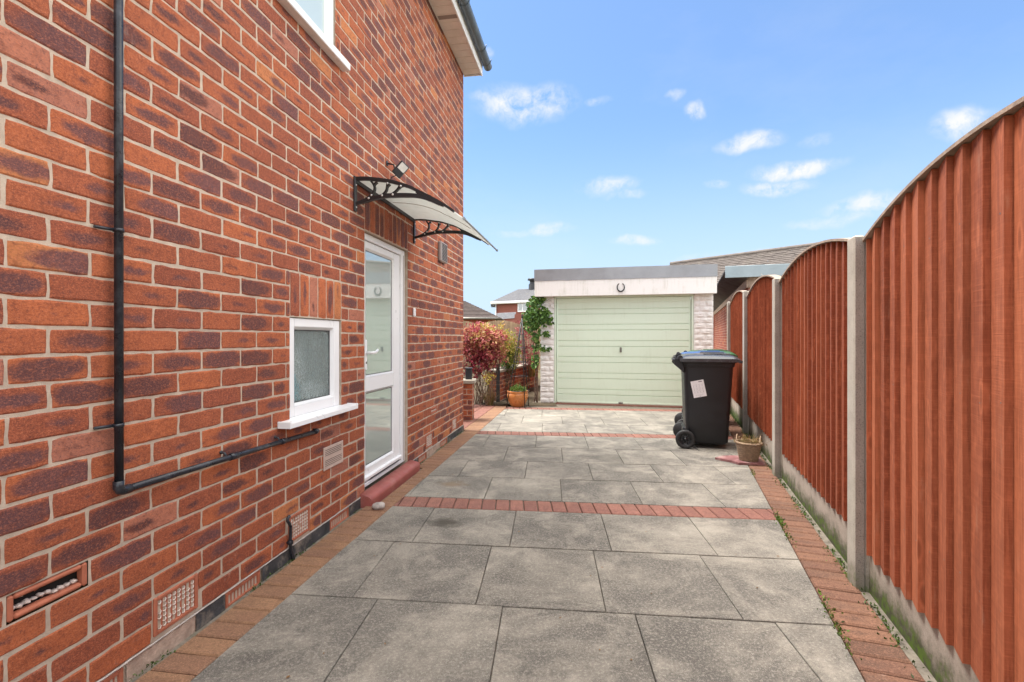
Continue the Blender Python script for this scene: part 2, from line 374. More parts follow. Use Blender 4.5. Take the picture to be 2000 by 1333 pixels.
M['galv'] = simple('galvanised_sheet', (.30, .36, .39), .4, .3, .1, 5, .1, 20)
M['bin'] = simple('black_bin_plastic', (.009, .010, .013), .42, 0, .25, 9, .25, 260, .5)
M['bin_lid'] = simple('black_lid_plastic', (.035, .038, .045), .24, 0, .2, 6, .08, 60, .7)
M['tyre'] = simple('bin_wheel_rubber', (.014, .014, .015), .6, 0, .2)
M['blue'] = simple('blue_lid_plastic', (.015, .07, .22), .4, 0, .1)
M['green'] = simple('green_lid_plastic', (.02, .09, .035), .4, 0, .1)
M['paper'] = simple('white_sticker', (.78, .78, .80), .5, 0, .03)
M['ink'] = simple('sticker_ink', (.10, .10, .14), .6, 0, .1)
M['zinc'] = simple('worn_steel', (.20, .19, .17), .45, .8, .3)
M['pot'] = simple('glazed_orange_pot', (.50, .19, .055), .3, 0, .18, 12, .1, 50, tint=(.30, .12, .05), tamt=.6)
M['wicker'] = simple('wicker', (.33, .235, .155), .85, 0, .3, 50, .5, 120, tint=(.20, .13, .08), tamt=.7)
M['red_paint'] = simple('red_painted_slab', (.24, .11, .11), .85, 0, .3, 14, .4, 90, .2, tint=(.42, .33, .30), tamt=1.0)
M['stone'] = simple('pale_stone', (.42, .38, .35), .85, 0, .3, 25, .6, 60)
M['lens'] = simple('lamp_lens', (.62, .62, .58), .25, 0, .05)
M['lamp_body'] = simple('dark_grey_aluminium', (.035, .04, .045), .4, .3, .1)
M['silver'] = simple('silver_button', (.62, .62, .60), .3, .6, .1)

def streaked(name, c, dirt, rough=.6, amt=.6):
    m, g, b, o = mat(name); P = objc(g)
    st_ = g.noise(g.scale(P, (9, 9, .8)), 2.0, 7, .7); bl = g.noise(P, 3.2, 6, .7)
    base = g.mix(g.math('MULTIPLY', g.math('MULTIPLY', g.rng(st_, .46, .66), g.rng(bl, .42, .62)), amt), c, dirt)
    base = g.mix(g.math('MULTIPLY', g.rng(g.noise(P, 60, 4, .7), .60, .72), .35), base, dirt)
    g.put(b.inputs['Base Color'], base); b.inputs['Roughness'].default_value = rough
    g.put(b.inputs['Normal'], g.bump(bl, .15, .01)); return m
M['white_board'] = streaked('white_painted_board', (.80, .78, .76), (.46, .45, .36), .6, .5)
M['mint'] = streaked('mint_green_paint', (.70, .82, .67), (.54, .62, .46), .42, .28)
M['white_block'] = streaked('white_painted_stone', (.82, .80, .77), (.45, .45, .40), .85, .45)

def tile_mat(name, c, pitchz, ang=0):
    m, g, b, o = mat(name); P = objc(g); n = g.noise(P, 5, 5, .7)
    base = g.mix(g.rng(n, .35, .7), c, tuple(x * .6 for x in c))
    base = g.mix(g.math('MULTIPLY', g.rng(g.noise(P, 1.5, 6, .7), .55, .75), .5), base, (.24, .22, .17))
    g.put(b.inputs['Base Color'], base); b.inputs['Roughness'].default_value = .85
    g.put(b.inputs['Normal'], g.bump(g.noise(P, 40, 3), .3, .01)); return m
M['tile_brown'] = tile_mat('brown_roof_tile', (.11, .082, .072), .3)
M['tile_grey'] = tile_mat('grey_roof_tile', (.15, .15, .16), .3)
M['tile_tan'] = tile_mat('weathered_roof_tile', (.15, .125, .110), .3)

def leaf_mat(name, cols, trans=.3):
    m, g, b, o = mat(name); r = rnd(g)
    cr = g.node('ShaderNodeValToRGB', {0: r[0]}); e = cr.color_ramp.elements
    while len(e) < len(cols): e.new(.5)
    for i, c in enumerate(cols): e[i].position = i / (len(cols) - 1); e[i].color = (*c, 1)
    g.put(b.inputs['Base Color'], cr.outputs[0]); b.inputs['Roughness'].default_value = .5; b.inputs['Specular IOR Level'].default_value = .4
    t = g.node('ShaderNodeBsdfTranslucent', {0: cr.outputs[0]}); x = g.node('ShaderNodeMixShader', {0: trans, 1: b.outputs[0], 2: t.outputs[0]})
    g.l.new(x.outputs[0], o.inputs[0]); return m
M['leaf_red'] = leaf_mat('maroon_leaves', [(.14, .018, .035), (.36, .05, .08), (.48, .13, .13), (.54, .26, .15), (.42, .33, .09)])
M['leaf_yellow'] = leaf_mat('yellow_green_leaves', [(.10, .13, .02), (.28, .30, .04), (.55, .46, .08), (.52, .26, .09)])
M['leaf_green'] = leaf_mat('green_leaves', [(.025, .06, .015), (.065, .15, .03), (.13, .25, .05), (.28, .38, .08)])
M['leaf_dry'] = leaf_mat('dry_leaves', [(.10, .055, .02), (.28, .16, .07), (.42, .30, .15), (.16, .18, .05)])
M['bark'] = simple('brown_stems', (.14, .085, .06), .9, 0, .3, 30, .4, 90)
M['moss'] = leaf_mat('moss_and_weeds', [(.035, .05, .012), (.08, .14, .02), (.16, .30, .03)])

def glass_mat(name, tint, mirror, rough=.02, obscure=0, bs=60, base_var=None):
    m, g, b, o = mat(name); P = objc(g)
    c = tint
    g.put(b.inputs['Base Color'], c); b.inputs['Roughness'].default_value = .55
    gl = g.node('ShaderNodeBsdfGlossy', {'Color': (.95, .98, .97, 1), 'Roughness': rough})
    if obscure:
        h = g.vor(g.vm('ADD', P, g.vm('MULTIPLY', g.noise(P, 40, 2, out=1), (.03, .03, .03))), bs)
        nrm = g.bump(h, obscure, .004); g.put(gl.inputs['Normal'], nrm); g.put(b.inputs['Normal'], nrm)
    x = g.node('ShaderNodeMixShader', {0: mirror, 1: b.outputs[0], 2: gl.outputs[0]}); g.l.new(x.outputs[0], o.inputs[0]); return m
M['door_glass'] = glass_mat('door_glass', (.30, .38, .35), .40, .008)
M['pane_upper'] = glass_mat('upper_window_glass', (.50, .60, .58), .25, .2)
M['pane_far'] = glass_mat('far_window_glass', (.08, .10, .12), .15, .1)
def obscure_mat():
    m, g, b, o = mat('obscure_bathroom_glass'); P = objc(g)
    h = g.vor(g.vm('ADD', P, g.vm('MULTIPLY', g.noise(P, 30, 3, out=1), (.05, .05, .05))), 95, out=0)
    nrm = g.bump(h, .9, .006)
    b.inputs['Base Color'].default_value = (.93, .99, .98, 1); b.inputs['Roughness'].default_value = .16
    b.inputs['Transmission Weight'].default_value = 1.0; b.inputs['IOR'].default_value = 1.3; g.put(b.inputs['Normal'], nrm)
    gl = g.node('ShaderNodeBsdfDiffuse', {0: (.50, .60, .58, 1), 'Normal': nrm})
    x = g.node('ShaderNodeMixShader', {0: .24, 1: b.outputs[0], 2: gl.outputs[0]}); g.l.new(x.outputs[0], o.inputs[0]); return m
M['obscure'] = obscure_mat()
def poly_mat():
    m, g, b, o = mat('frosted_polycarbonate'); P = objc(g)
    n = g.noise(P, 9, 6, .7); c = g.mix(g.rng(n, .4, .75), (.80, .80, .77), (.52, .52, .46))
    g.put(b.inputs['Base Color'], c); b.inputs['Roughness'].default_value = .35
    t = g.node('ShaderNodeBsdfTranslucent', {0: (.86, .88, .84, 1)}); x = g.node('ShaderNodeMixShader', {0: .55, 1: b.outputs[0], 2: t.outputs[0]})
    g.l.new(x.outputs[0], o.inputs[0]); return m
M['polycarb'] = poly_mat()
M['turquoise'] = simple('turquoise_plastic', (.01, .50, .68), .4, 0, .1)
M['white_soft'] = simple('white_cloth', (.82, .84, .84), .9, 0, .05)
M['room'] = simple('pale_room_paint', (.70, .78, .76), .9, 0, .03)

# ------------------------------------------------------------------ frames
WK, WA = 0.1547, 1.65                                   # house wall plane: X = WK*Y - WA
wd = Vector((WK, 1, 0)).normalized(); wn = Vector((wd.y, -wd.x, 0)); w0 = Vector((-WA, 0, 0))
def wall(s, n, z):
    p = w0 + wd * s + wn * n; return (p.x, p.y, z)
def wallf(s, n, z): return wall(-s, n, z)               # right-handed helper: a=-s
def depth_at(px, n=0.0):
    # depth of the point seen at image column px on the plane parallel to the wall at offset n
    r = (px - CX) / F; return (WA - n / wn.x * 1.0) / (WK - r)
def S(px, n=0.0): return (depth_at(px, n) - wn.y * n) / wd.y
def H(px, py, n=0.0): return CAMH + (HY - py) * depth_at(px, n) / F
def wb(mb, s0, s1, n0, n1, z0, z1, m=0, c=(.5, .5, .5), bev=0):
    mb.box(lambda a, b, z: wall(-a, b, z), -s1, -s0, n0, n1, z0, z1, m, c, bev)
CH = .0853; CT = CAMH + .799                            # course height and a course line (the door head)
BL = .2375
def course(k): return CT - CH * k

def brick_face(mb, fr, s0, s1, z0, z1, nx=6, ny=3, mi=0, seed=0, c=None, proud=0.0, j=.005):
    """one brick: face with worn arrises; fr(s,n,z)"""
    w, h = s1 - s0, z1 - z0
    c = c or (R.random(), R.random(), R.random())
    fr_ = R.uniform(-.0015, .0015) + proud
    vert = h > w
    def pt(u, v, ring):
        # outline wobble
        x = s0 + u * w; z = z0 + v * h
        e = .0048
        k = noise.noise(Vector((x * 23, z * 23, seed))) * e; k2 = noise.noise(Vector((x * 31 + 9, z * 31, seed + 5))) * e
        if ring: x += (k if u in (0, 1) else 0); z += (k2 if v in (0, 1) else 0)
        cu, cv = min(u, 1 - u) * w, min(v, 1 - v) * h
        rc = .007
        if cu < rc and cv < rc and ring:
            x += (rc - cu) * .22 * (1 if u < .5 else -1); z += (rc - cv) * .22 * (1 if v < .5 else -1)
        return x, z
    us = [0, .03] + [i / nx for i in range(1, nx)] + [.97, 1]; vs_ = [0, .07] + [i / ny for i in range(1, ny)] + [.93, 1]
    if nx <= 1: us = [0, 1]
    if ny <= 1: vs_ = [0, 1]
    NX, NY = len(us), len(vs_); pts = []
    for jv, v in enumerate(vs_):
        for iu, u in enumerate(us):
            edge = (iu in (0, NX - 1)) or (jv in (0, NY - 1))
            x, z = pt(u, v, edge)
            n = fr_ - (.0035 if edge and NX > 2 else 0) + noise.noise(Vector((x * 40, z * 40, 3.3))) * .0008
            pts.append(fr(x, n, z))
    b = mb.vs(pts)
    def uvq(iu, jv):
        a = (us[iu], vs_[jv]); return (a[1], a[0]) if vert else a
    for jv in range(NY - 1):
        for iu in range(NX - 1):
            q = [b + jv * NX + iu, b + jv * NX + iu + 1, b + (jv + 1) * NX + iu + 1, b + (jv + 1) * NX + iu]
            uv = [uvq(iu, jv), uvq(iu + 1, jv), uvq(iu + 1, jv + 1), uvq(iu, jv + 1)]
            mb.face(q, mi, uv, c, False)
    # sides going back into the mortar
    ring = [(iu, 0) for iu in range(NX)] + [(NX - 1, jv) for jv in range(1, NY)] + [(iu, NY - 1) for iu in range(NX - 2, -1, -1)] + [(0, jv) for jv in range(NY - 2, 0, -1)]
    back = []
    for iu, jv in ring:
        x, z = pt(us[iu], vs_[jv], True); back.append(fr(x, -.014, z))
    bb = mb.vs(back); n_ = len(ring)
    for i in range(n_):
        a = b + ring[i][1] * NX + ring[i][0]; i2 = (i + 1) % n_; a2 = b + ring[i2][1] * NX + ring[i2][0]
        mb.face((a, bb + i, bb + i2, a2), mi, [uvq(*ring[i]), uvq(*ring[i2]), uvq(*ring[i2]), uvq(*ring[i])], c, False)

def subtract(iv, a, b):
    out = []
    for x, y in iv:
        if b <= x or a >= y: out.append((x, y)); continue
        if a - x > .03: out.append((x, a))
        if y - b > .03: out.append((b, y))
    return out

def brick_wall(mb, fr, s0, s1, z_top, k0, k1, holes, phase, ch=CH, ct=CT, bl=BL, nx=6, ny=3, par=1, joint=.0088):
    """courses k0 (top) .. k1 (bottom); holes: (s0,s1,z0,z1)"""
    for k in range(k0, k1):
        zt, zb = ct - ch * k, ct - ch * (k + 1)
        if zb >= z_top: continue
        zt_ = min(zt, z_top); zm = (zt_ + zb) / 2
        ph = phase + (bl / 2 if (k % 2) == par else 0) + R.uniform(-.006, .006)
        i0 = math.floor((s0 - ph) / bl); s = ph + i0 * bl
        while s < s1:
            e = s + bl; a, b = max(s, s0), min(e, s1)
            iv = [(a, b)] if b - a > .03 else []
            for (h0, h1, hz0, hz1) in holes:
                if hz0 - .02 < zm < hz1 + .02: iv = subtract(iv, h0, h1)
            for (x, y) in iv:
                jj = joint * R.uniform(.75, 1.2)
                # sag of the hand-laid bed
                dzb = noise.noise(Vector(((x + y) * .9, k * .8, 1.7))) * .003
                brick_face(mb, fr, x + jj / 2, y - jj / 2, zb + joint / 2 + dzb, zt_ - joint / 2 + dzb, nx if y - x > .12 else 3, ny, 0, k)
            s = e
def holes_plane(mb, fr, s0, s1, z0, z1, holes, n, m):
    xs = sorted({s0, s1, *[h[0] for h in holes], *[h[1] for h in holes]}); zs = sorted({z0, z1, *[h[2] for h in holes], *[h[3] for h in holes]})
    xs = [x for x in xs if s0 <= x <= s1]; zs = [z for z in zs if z0 <= z <= z1]
    for xa, xb in zip(xs, xs[1:]):
        for za, zb in zip(zs, zs[1:]):
            cx_, cz_ = (xa + xb) / 2, (za + zb) / 2
            if any(h[0] < cx_ < h[1] and h[2] < cz_ < h[3] for h in holes): continue
            mb.poly([fr(xa, n, za), fr(xb, n, za), fr(xb, n, zb), fr(xa, n, zb)], m)


# ================================================================== GROUND, DRIVEWAY, PAVING
def clip(poly, a, b, c):                                # keep a*x+b*y+c >= 0
    out = []
    for i, p in enumerate(poly):
        q = poly[(i + 1) % len(poly)]; dp = a * p[0] + b * p[1] + c; dq = a * q[0] + b * q[1] + c
        if dp >= 0: out.append(p)
        if (dp >= 0) != (dq >= 0):
            t = dp / (dp - dq); out.append((p[0] + (q[0] - p[0]) * t, p[1] + (q[1] - p[1]) * t))
    return out
def area(p): return sum(p[i][0] * p[(i + 1) % len(p)][1] - p[(i + 1) % len(p)][0] * p[i][1] for i in range(len(p))) / 2
def inset(poly, d):
    n = len(poly); out = []
    for i in range(n):
        a, b, c = Vector(poly[i - 1]), Vector(poly[i]), Vector(poly[(i + 1) % n])
        e1 = (b - a); e2 = (c - b)
        if e1.length < 1e-5 or e2.length < 1e-5: continue
        e1.normalize(); e2.normalize(); n1 = Vector((-e1.y, e1.x)); n2 = Vector((-e2.y, e2.x)); m = n1 + n2
        k = d / max(.35, 1 + n1.dot(n2)); p = b + m * k; out.append((p.x, p.y))
    return out
def paving_piece(mb, poly, gap, ztop, c, bev=.004, depth=.03, tilt=0, uvbox=None):
    poly = [p for i, p in enumerate(poly) if (Vector(p) - Vector(poly[i - 1])).length > .004]
    if len(poly) < 3: return
    if area(poly) < 0: poly = poly[::-1]
    if area(poly) < .0006: return
    o = inset(poly, gap / 2); t = inset(poly, gap / 2 + bev)
    if len(o) != len(t) or area(o) <= .0003: return
    cx = sum(p[0] for p in o) / len(o); cy = sum(p[1] for p in o) / len(o); n = len(o)
    tx, ty = R.uniform(-tilt, tilt), R.uniform(-tilt, tilt); zz = ztop + R.uniform(-1, 1) * tilt * .12
    f = lambda p, dz: (p[0], p[1], zz + dz + tx * (p[0] - cx) + ty * (p[1] - cy))
    b0 = mb.vs([f(p, -depth) for p in o]); b1 = mb.vs([f(p, -bev) for p in o]); b2 = mb.vs([f(p, 0) for p in t])
    def uv(p):
        if uvbox is None: return (.5, .5)
        (ox, oy), (ax, ay), (bx, by) = uvbox; dx, dy = p[0] - ox, p[1] - oy
        return ((dx * ax + dy * ay) / (ax * ax + ay * ay), (dx * bx + dy * by) / (bx * bx + by * by))
    for i in range(n):
        j = (i + 1) % n
        mb.face((b0 + i, b0 + j, b1 + j, b1 + i), 0, [uv(o[i]), uv(o[j]), uv(o[j]), uv(o[i])], c)
        mb.face((b1 + i, b1 + j, b2 + j, b2 + i), 0, [uv(o[i]), uv(o[j]), uv(t[j]), uv(t[i])], c)
    mb.face(range(b2, b2 + n), 0, [uv(p) for p in t], c)

g_ = MB(); g_.poly([(-400, -300, -.06), (400, -300, -.06), (400, 700, -.06), (-400, 700, -.06)])
tag(g_.build('ground', M['earth']), kind='structure')
jb = MB(); jb.poly([(-1.65 - .4, -2.5, -.016), (.9, -2.5, -.016), (2.4, 4.3, -.016), (3.75, 8.6, -.016), (.2, 9.6, -.016), (-2.6, 9.6, -.016), (-2.6, 6.45, -.016), (-.66, 6.45, -.016)])
tag(jb.build('paving_bed', M['joint']), kind='structure')

LE = (1.0, -WK, 1.413)                                  # left edge of the slabs: x - WK*y + 1.413 >= 0
RE = (-1.0, .343, .662)                                 # right edge: -x + .343*y + .662 >= 0
CS = -.104                                              # slope of the cross joints
def rowline(v): return v                                # v = y + .104*x
rows = [(-.94, -.32), (-.31, .31), (.32, .945), (.955, 1.575), (1.585, 2.205), (2.21, 2.835), (2.845, 3.435)]
rows2 = [(3.66, 4.23), (4.235, 4.81), (4.815, 5.44), (5.445, 6.105)]
rows3 = [(6.33, 6.95), (6.955, 7.57), (7.575, 8.33)]
rowoff = {6: -.04, 5: -.145, 4: -.02, 3: -.2, 2: -.04, 1: -.22, 0: .0}
db = MB()
def slab_row(v0, v1, off, w=.585):
    for i in range(-6, 9):
        u0, u1 = off + i * w, off + (i + 1) * w
        # slabs follow a frame whose long joints lean by .06
        P_ = []
        for (u, v) in ((u0, v0), (u1, v0), (u1, v1), (u0, v1)):
            x = u + .075 * (v - 2.5); y = v - .104 * x; P_.append((x, y))
        p = clip(P_, *LE); p = clip(p, *RE) if len(p) > 2 else p
        if len(p) < 3: continue
        paving_piece(db, p, .0042, 0.0, (R.random(), R.random(), R.random()), .0022, .03, .0035)
for i, (a, b) in enumerate(rows): slab_row(a, b, rowoff.get(i, 0))
for i, (a, b) in enumerate(rows2): slab_row(a, b, (-.30, -.02, -.26, .04)[i])
for i, (a, b) in enumerate(rows3): slab_row(a, b, (.1, -.2, .08)[i])
tag(db.build('driveway_slabs', M['slab']), kind='structure')
bb_ = MB()
def band(v0, v1, w=.1015):
    x0, x1 = WK * v0 - 1.413 - .05, .343 * v0 + .662 + .1
    n = int((x1 - x0) / w)
    for i in range(n + 1):
        u0, u1 = x0 + i * w, x0 + (i + 1) * w
        P_ = [(u, v - .104 * u) for (u, v) in ((u0, v0), (u1, v0), (u1, v1), (u0, v1))]
        p = clip(P_, *LE); p = clip(p, *RE) if len(p) > 2 else p
        if len(p) > 2:
            paving_piece(bb_, p, .006, .001, (R.random(), R.random(), R.random()), .005, .03, .006, (P_[0], (P_[3][0] - P_[0][0], P_[3][1] - P_[0][1]), (P_[1][0] - P_[0][0], P_[1][1] - P_[0][1])))
band(3.44, 3.655); band(6.11, 6.325); band(8.335, 8.55)
tag(bb_.build('brick_paving_bands', M['paver_red']), kind='structure')
lb = MB()                                               # soldier pavers along the house
def wp(s, n): q = wall(s, n, 0); return (q[0], q[1])
s = -1.0
while s < 8.75:
    w = .1045 * R.uniform(.985, 1.015)
    n0 = .035 if s < 6.5 else .0
    if 3.56 < s < 4.60: n0 = .103
    P_ = [wp(s, n0), wp(s, .2335), wp(s + w, .2335), wp(s + w, n0)]
    paving_piece(lb, P_[::-1], .006, .0, (R.random(), R.random(), R.random()), .006, .03, .010, (P_[0], (P_[1][0] - P_[0][0], P_[1][1] - P_[0][1]), (P_[3][0] - P_[0][0], P_[3][1] - P_[0][1])))
    s += w
tag(lb.build('brick_edging', M['paver_tan']), kind='structure')
# fence frame
f0 = Vector((1.67, 2.375, 0)); fd = Vector((.3177, .9482, 0)).normalized(); fn = Vector((-fd.y, fd.x, 0))
def fence(s, n, z): p = f0 + fd * s + fn * n; return (p.x, p.y, z)
rb = MB(); s = -4.2
def x_on_edge(y): return .343 * y + .662
while s < 6.2:
    w = .104 * R.uniform(.98, 1.02)
    a = fence(s, -.03, 0); y = a[1]
    def quad(s_, o1, o2): return [(fence(s_, o, 0)[0], fence(s_, o, 0)[1]) for o in (o1, o2)]
    q0, q1 = quad(s, .3, -.025), quad(s + w, .3, -.025)
    P_ = [q0[0], q0[1], q1[1], q1[0]]
    p = clip(P_, -RE[0], -RE[1], -RE[2])
    if len(p) > 2: paving_piece(rb, p, .011, .0, (R.random(), R.random(), R.random()), .007, .03, .014, (P_[1], (P_[0][0] - P_[1][0], P_[0][1] - P_[1][1]), (P_[2][0] - P_[1][0], P_[2][1] - P_[1][1])))
    s += w
tag(rb.build('brick_edging_by_fence', M['paver_brown']), kind='structure')
pb = MB()                                               # brick paving behind the house corner
for i in range(9):
    for j in range(11):
        n1 = -.002 - i * .205 - .0; s0_ = 6.62 + j * .205 + (.1 if i % 2 else 0)
        for q in (0, 1):
            P_ = [wp(s0_ + q * .102, n1 - .203), wp(s0_ + q * .102, n1), wp(s0_ + q * .102 + .101, n1), wp(s0_ + q * .102 + .101, n1 - .203)]
            paving_piece(pb, P_[::-1], .006, -.002, (R.random(), R.random(), R.random()), .006, .03, .012, (P_[0], (P_[1][0] - P_[0][0], P_[1][1] - P_[0][1]), (P_[3][0] - P_[0][0], P_[3][1] - P_[0][1])))
tag(pb.build('brick_path', M['paver_red']), kind='structure')
sb = MB(); sb.grid(lambda u, v: (-4.5 + 5.3 * u, 8.72 + 9 * v + .25 * (1 - u), .0 + .05 * noise.noise(Vector((u * 14, v * 20, 0)))), 30, 30)
tag(sb.build('garden_soil', M['soil']), kind='structure')

# ================================================================== HOUSE
SC_ = 6.557; EAVE = 4.72
house = thing('brick_house', 'red brick house side wall with white back door, small frosted window and white soffit', 'house', wall(3.0, -2.0, 0))
dS0, dS1 = 3.655, 4.53
holes = [(dS0, dS1, -.2, CT), (dS0, dS1, CT, CT + 3 * CH), (2.735, 3.305, course(15), course(8)), (2.735, 3.305, course(8), course(5)),
         (2.66, 3.225, course(-12), 5.2), (1.873, 2.085, .072, .228), (2.72, 2.925, .072, .228), (5.03, 5.24, .072, .228), (6.0, 6.21, .072, .228), (1.40, 1.63, .40, .483)]
wm = MB()
brick_wall(wm, wall, -.6, SC_, EAVE + .03, -33, 23, holes, 1.751 - 8 * BL, par=0)
for i in range(10):                                     # upright lintel bricks above the door
    w = (dS1 - dS0) / 10; brick_face(wm, wall, dS0 + i * w + .005, dS0 + (i + 1) * w - .005, CT + .008, CT + 3 * CH - .005, 3, 6, 0, i)
for i in range(6):
    w = .57 / 6; brick_face(wm, wall, 2.735 + i * w + .005, 2.735 + (i + 1) * w - .005, course(8) + .006, course(5) - .005, 3, 6, 0, i + 20, c=(1.0, 0.05, .5) if i == 3 else None)
solid = [h for i, h in enumerate(holes) if i in (0, 2, 4, 9)]
wb_ = [(h[0], h[1], max(h[2], -.05), h[3]) for h in solid]
holes_plane(wm, wall, -.6, SC_, -.05, EAVE + .03, [(a, b, c, d) for (a, b, c, d) in wb_], -.0035, 1)
def reveal(mb, h, n1, m):
    a, b, c, d = h
    mb.poly([wall(a, -.0055, c), wall(a, -.0055, d), wall(a, n1, d), wall(a, n1, c)], m)
    mb.poly([wall(b, -.0055, c), wall(b, n1, c), wall(b, n1, d), wall(b, -.0055, d)], m)
    mb.poly([wall(a, -.0055, d), wall(b, -.0055, d), wall(b, n1, d), wall(a, n1, d)], m)
    mb.poly([wall(a, -.0055, c), wall(a, n1, c), wall(b, n1, c), wall(b, -.0055, c)], m)
for h in wb_[:3]: reveal(wm, h, -.25, 1)
# returns: rear wall and the far faces of the house
def rear(s, n, z):
    p = w0 + wd * (SC_ + n) + wn * (-s); return (p.x, p.y, z)
brick_wall(wm, rear, 0, 4.0, EAVE, -33, 23, [], .12, nx=1, ny=1)
holes_plane(wm, rear, 0, 7.0, -.05, EAVE, [], -.0055, 1)
holes_plane(wm, lambda s, n, z: wall(-.6 + n, -s, z), 0, 7.0, -.05, EAVE, [], 0, 1)
holes_plane(wm, lambda s, n, z: wall(s, -7.0, z), -.6, SC_, -.05, EAVE, [], 0, 1)
wall_o = wm.build('wall', [M['brick'], M['mortar']], house)

# roof with overhang, soffit, fascia, gutter
rf = MB()
def roof_sheet(mb, fr, a0, a1, n_rows, n0, z0, n1, z1, step=.02, m=0):
    for i in range(n_rows):
        t0, t1 = i / n_rows, (i + 1) / n_rows
        na, nb = n0 + (n1 - n0) * t0, n0 + (n1 - n0) * t1; za, zb = z0 + (z1 - z0) * t0, z0 + (z1 - z0) * t1
        mb.poly([fr(a0, na, za + step), fr(a1, na, za + step), fr(a1, nb, zb), fr(a0, nb, zb)], m)
        mb.poly([fr(a0, na, za), fr(a1, na, za), fr(a1, na, za + step), fr(a0, na, za + step)], m)
roof_sheet(rf, wall, -1.0, SC_ + .04, 14, .30, EAVE + .20, -3.5, EAVE + 1.9)
roof_sheet(rf, lambda s, n, z: wall(s, -7 - n, z), SC_ + .04, -1.0, 14, .30, EAVE + .20, -3.5, EAVE + 1.9)
rf.poly([wall(SC_ - .02, .28, EAVE + .15), wall(SC_ - .02, -3.5, EAVE + 1.85), wall(SC_ - .02, -7.28, EAVE + .15)])
rf.build('roof', M['tile_brown'], house)
sf = MB()
for i in range(56):                                     # soffit boards run out from the wall
    a = -1.0 + i * .135; b = a + .131
    if a > SC_: break
    sf.box(lambda p, q, z: wall(-p, q, z), -min(b, SC_ + .02), -a, .0, .235, EAVE, EAVE + .012, 0, (.5, .5, .5), .002)
sf.box(lambda p, q, z: wall(-p, q, z), -5.42, -5.36, .02, .234, EAVE - .003, EAVE + .004, 1)
sf.build('soffit', [M['upvc_old'], M['brown_plastic']], house)
fa = MB(); wb(fa, -1.0, SC_ + .035, .236, .254, EAVE - .022, EAVE + .17, bev=.003)
wb(fa, SC_ + .012, SC_ + .034, .0, .235, EAVE - .012, EAVE + .17, bev=.003)
fa.build('fascia', M['upvc'], house)
gt = MB(); prof = [( .258 + .056 + .056 * math.cos(t), EAVE + .135 + .058 * math.sin(t)) for t in [math.pi + math.pi * k / 10 for k in range(11)]]
prof2 = [(.258 + .056 + .052 * math.cos(t), EAVE + .137 + .052 * math.sin(t)) for t in [2 * math.pi - math.pi * k / 10 for k in range(11)]]
loop = prof + prof2
g0, g1 = -1.0, SC_ + .10
b0 = gt.vs([wall(g0, n, z) for n, z in loop]); b1 = gt.vs([wall(g1, n, z) for n, z in loop]); nn = len(loop)
for i in range(nn):
    j = (i + 1) % nn; gt.face((b0 + i, b0 + j, b1 + j, b1 + i), 0, None, (.5, .5, .5), True)
gt.poly([wall(g1, n, z) for n, z in prof]); gt.poly([wall(g0, n, z) for n, z in prof[::-1]])
gut = gt.build('gutter', M['gutter'], house)
for s_ in (2.6, 4.1, 5.35, 6.2, 6.52):
    br = MB(); pr = [(.258 + .056 + .062 * math.cos(t), EAVE + .135 + .064 * math.sin(t)) for t in [math.pi * .98 + math.pi * 1.06 * k / 10 for k in range(11)]]
    a = br.vs([wall(s_, n, z) for n, z in pr]); b = br.vs([wall(s_ + .03, n, z) for n, z in pr])
    for i in range(10): br.face((a + i, a + i + 1, b + i + 1, b + i))
    br.tube([wall(s_ + .015, .372, EAVE + .13), wall(s_ + .015, .385, EAVE + .165)], .006, 6)
    br.build('bracket', M['gutter'], gut)

def frame_rect(mb, s0, s1, z0, z1, t, n0, n1, m=0, tb=None, tt=None, tr=None, bev=.004):
    tb = tb or t; tt = tt or t; tr = tr or t
    wb(mb, s0, s0 + t, n0, n1, z0, z1, m, bev=bev); wb(mb, s1 - tr, s1, n0, n1, z0, z1, m, bev=bev)
    wb(mb, s0 + t, s1 - tr, n0, n1 - .0015, z0, z0 + tb, m, bev=bev); wb(mb, s0 + t, s1 - tr, n0, n1 - .0015, z1 - tt, z1, m, bev=bev)
def bead(mb, s0, s1, z0, z1, n_in, n_out, m=0, w=.014):
    """sloping glazing bead round a pane, pane edge = s0..s1,z0..z1"""
    a = [(s0, z0), (s1, z0), (s1, z1), (s0, z1)]; o = [(s0 - w, z0 - w), (s1 + w, z0 - w), (s1 + w, z1 + w), (s0 - w, z1 + w)]
    for i in range(4):
        j = (i + 1) % 4; mb.poly([wall(o[i][0], n_out, o[i][1]), wall(o[j][0], n_out, o[j][1]), wall(a[j][0], n_in, a[j][1]), wall(a[i][0], n_in, a[i][1])], m)

# back door
door = MB(); r0 = -.030
frame_rect(door, dS0 + .002, dS1 - .006, .085, CT - .004, .045, -.10, r0, tb=.03, tt=.05, tr=.085)
wb(door, dS1 - .042, dS1 - .036, -.05, r0 + .003, .10, CT - .05, 1)
dr_f = door.build('door_frame', [M['upvc'], M['brown_plastic']], house)
lf = MB(); la, lb_ = dS0 + .048, dS1 - .094; lz0, lz1 = .118, CT - .058
gs0, gs1 = 3.765, 4.285
n1_ = r0 - .012
wb(lf, la, gs0 - .014, -.09, n1_, lz0, lz1, bev=.005); wb(lf, gs1 + .014, lb_, -.09, n1_, lz0, lz1, bev=.005)
wb(lf, gs0 - .014, gs1 + .014, -.09, n1_ - .001, lz0, .235 - .014, bev=.004)
wb(lf, gs0 - .014, gs1 + .014, -.09, n1_ - .001, .79 + .014, .93 - .014, bev=.004)
wb(lf, gs0 - .014, gs1 + .014, -.09, n1_ - .001, 1.893 + .014, lz1, bev=.004)
for z0_, z1_ in ((.235, .79), (.93, 1.893)): bead(lf, gs0, gs1, z0_, z1_, n1_ - .016, n1_)
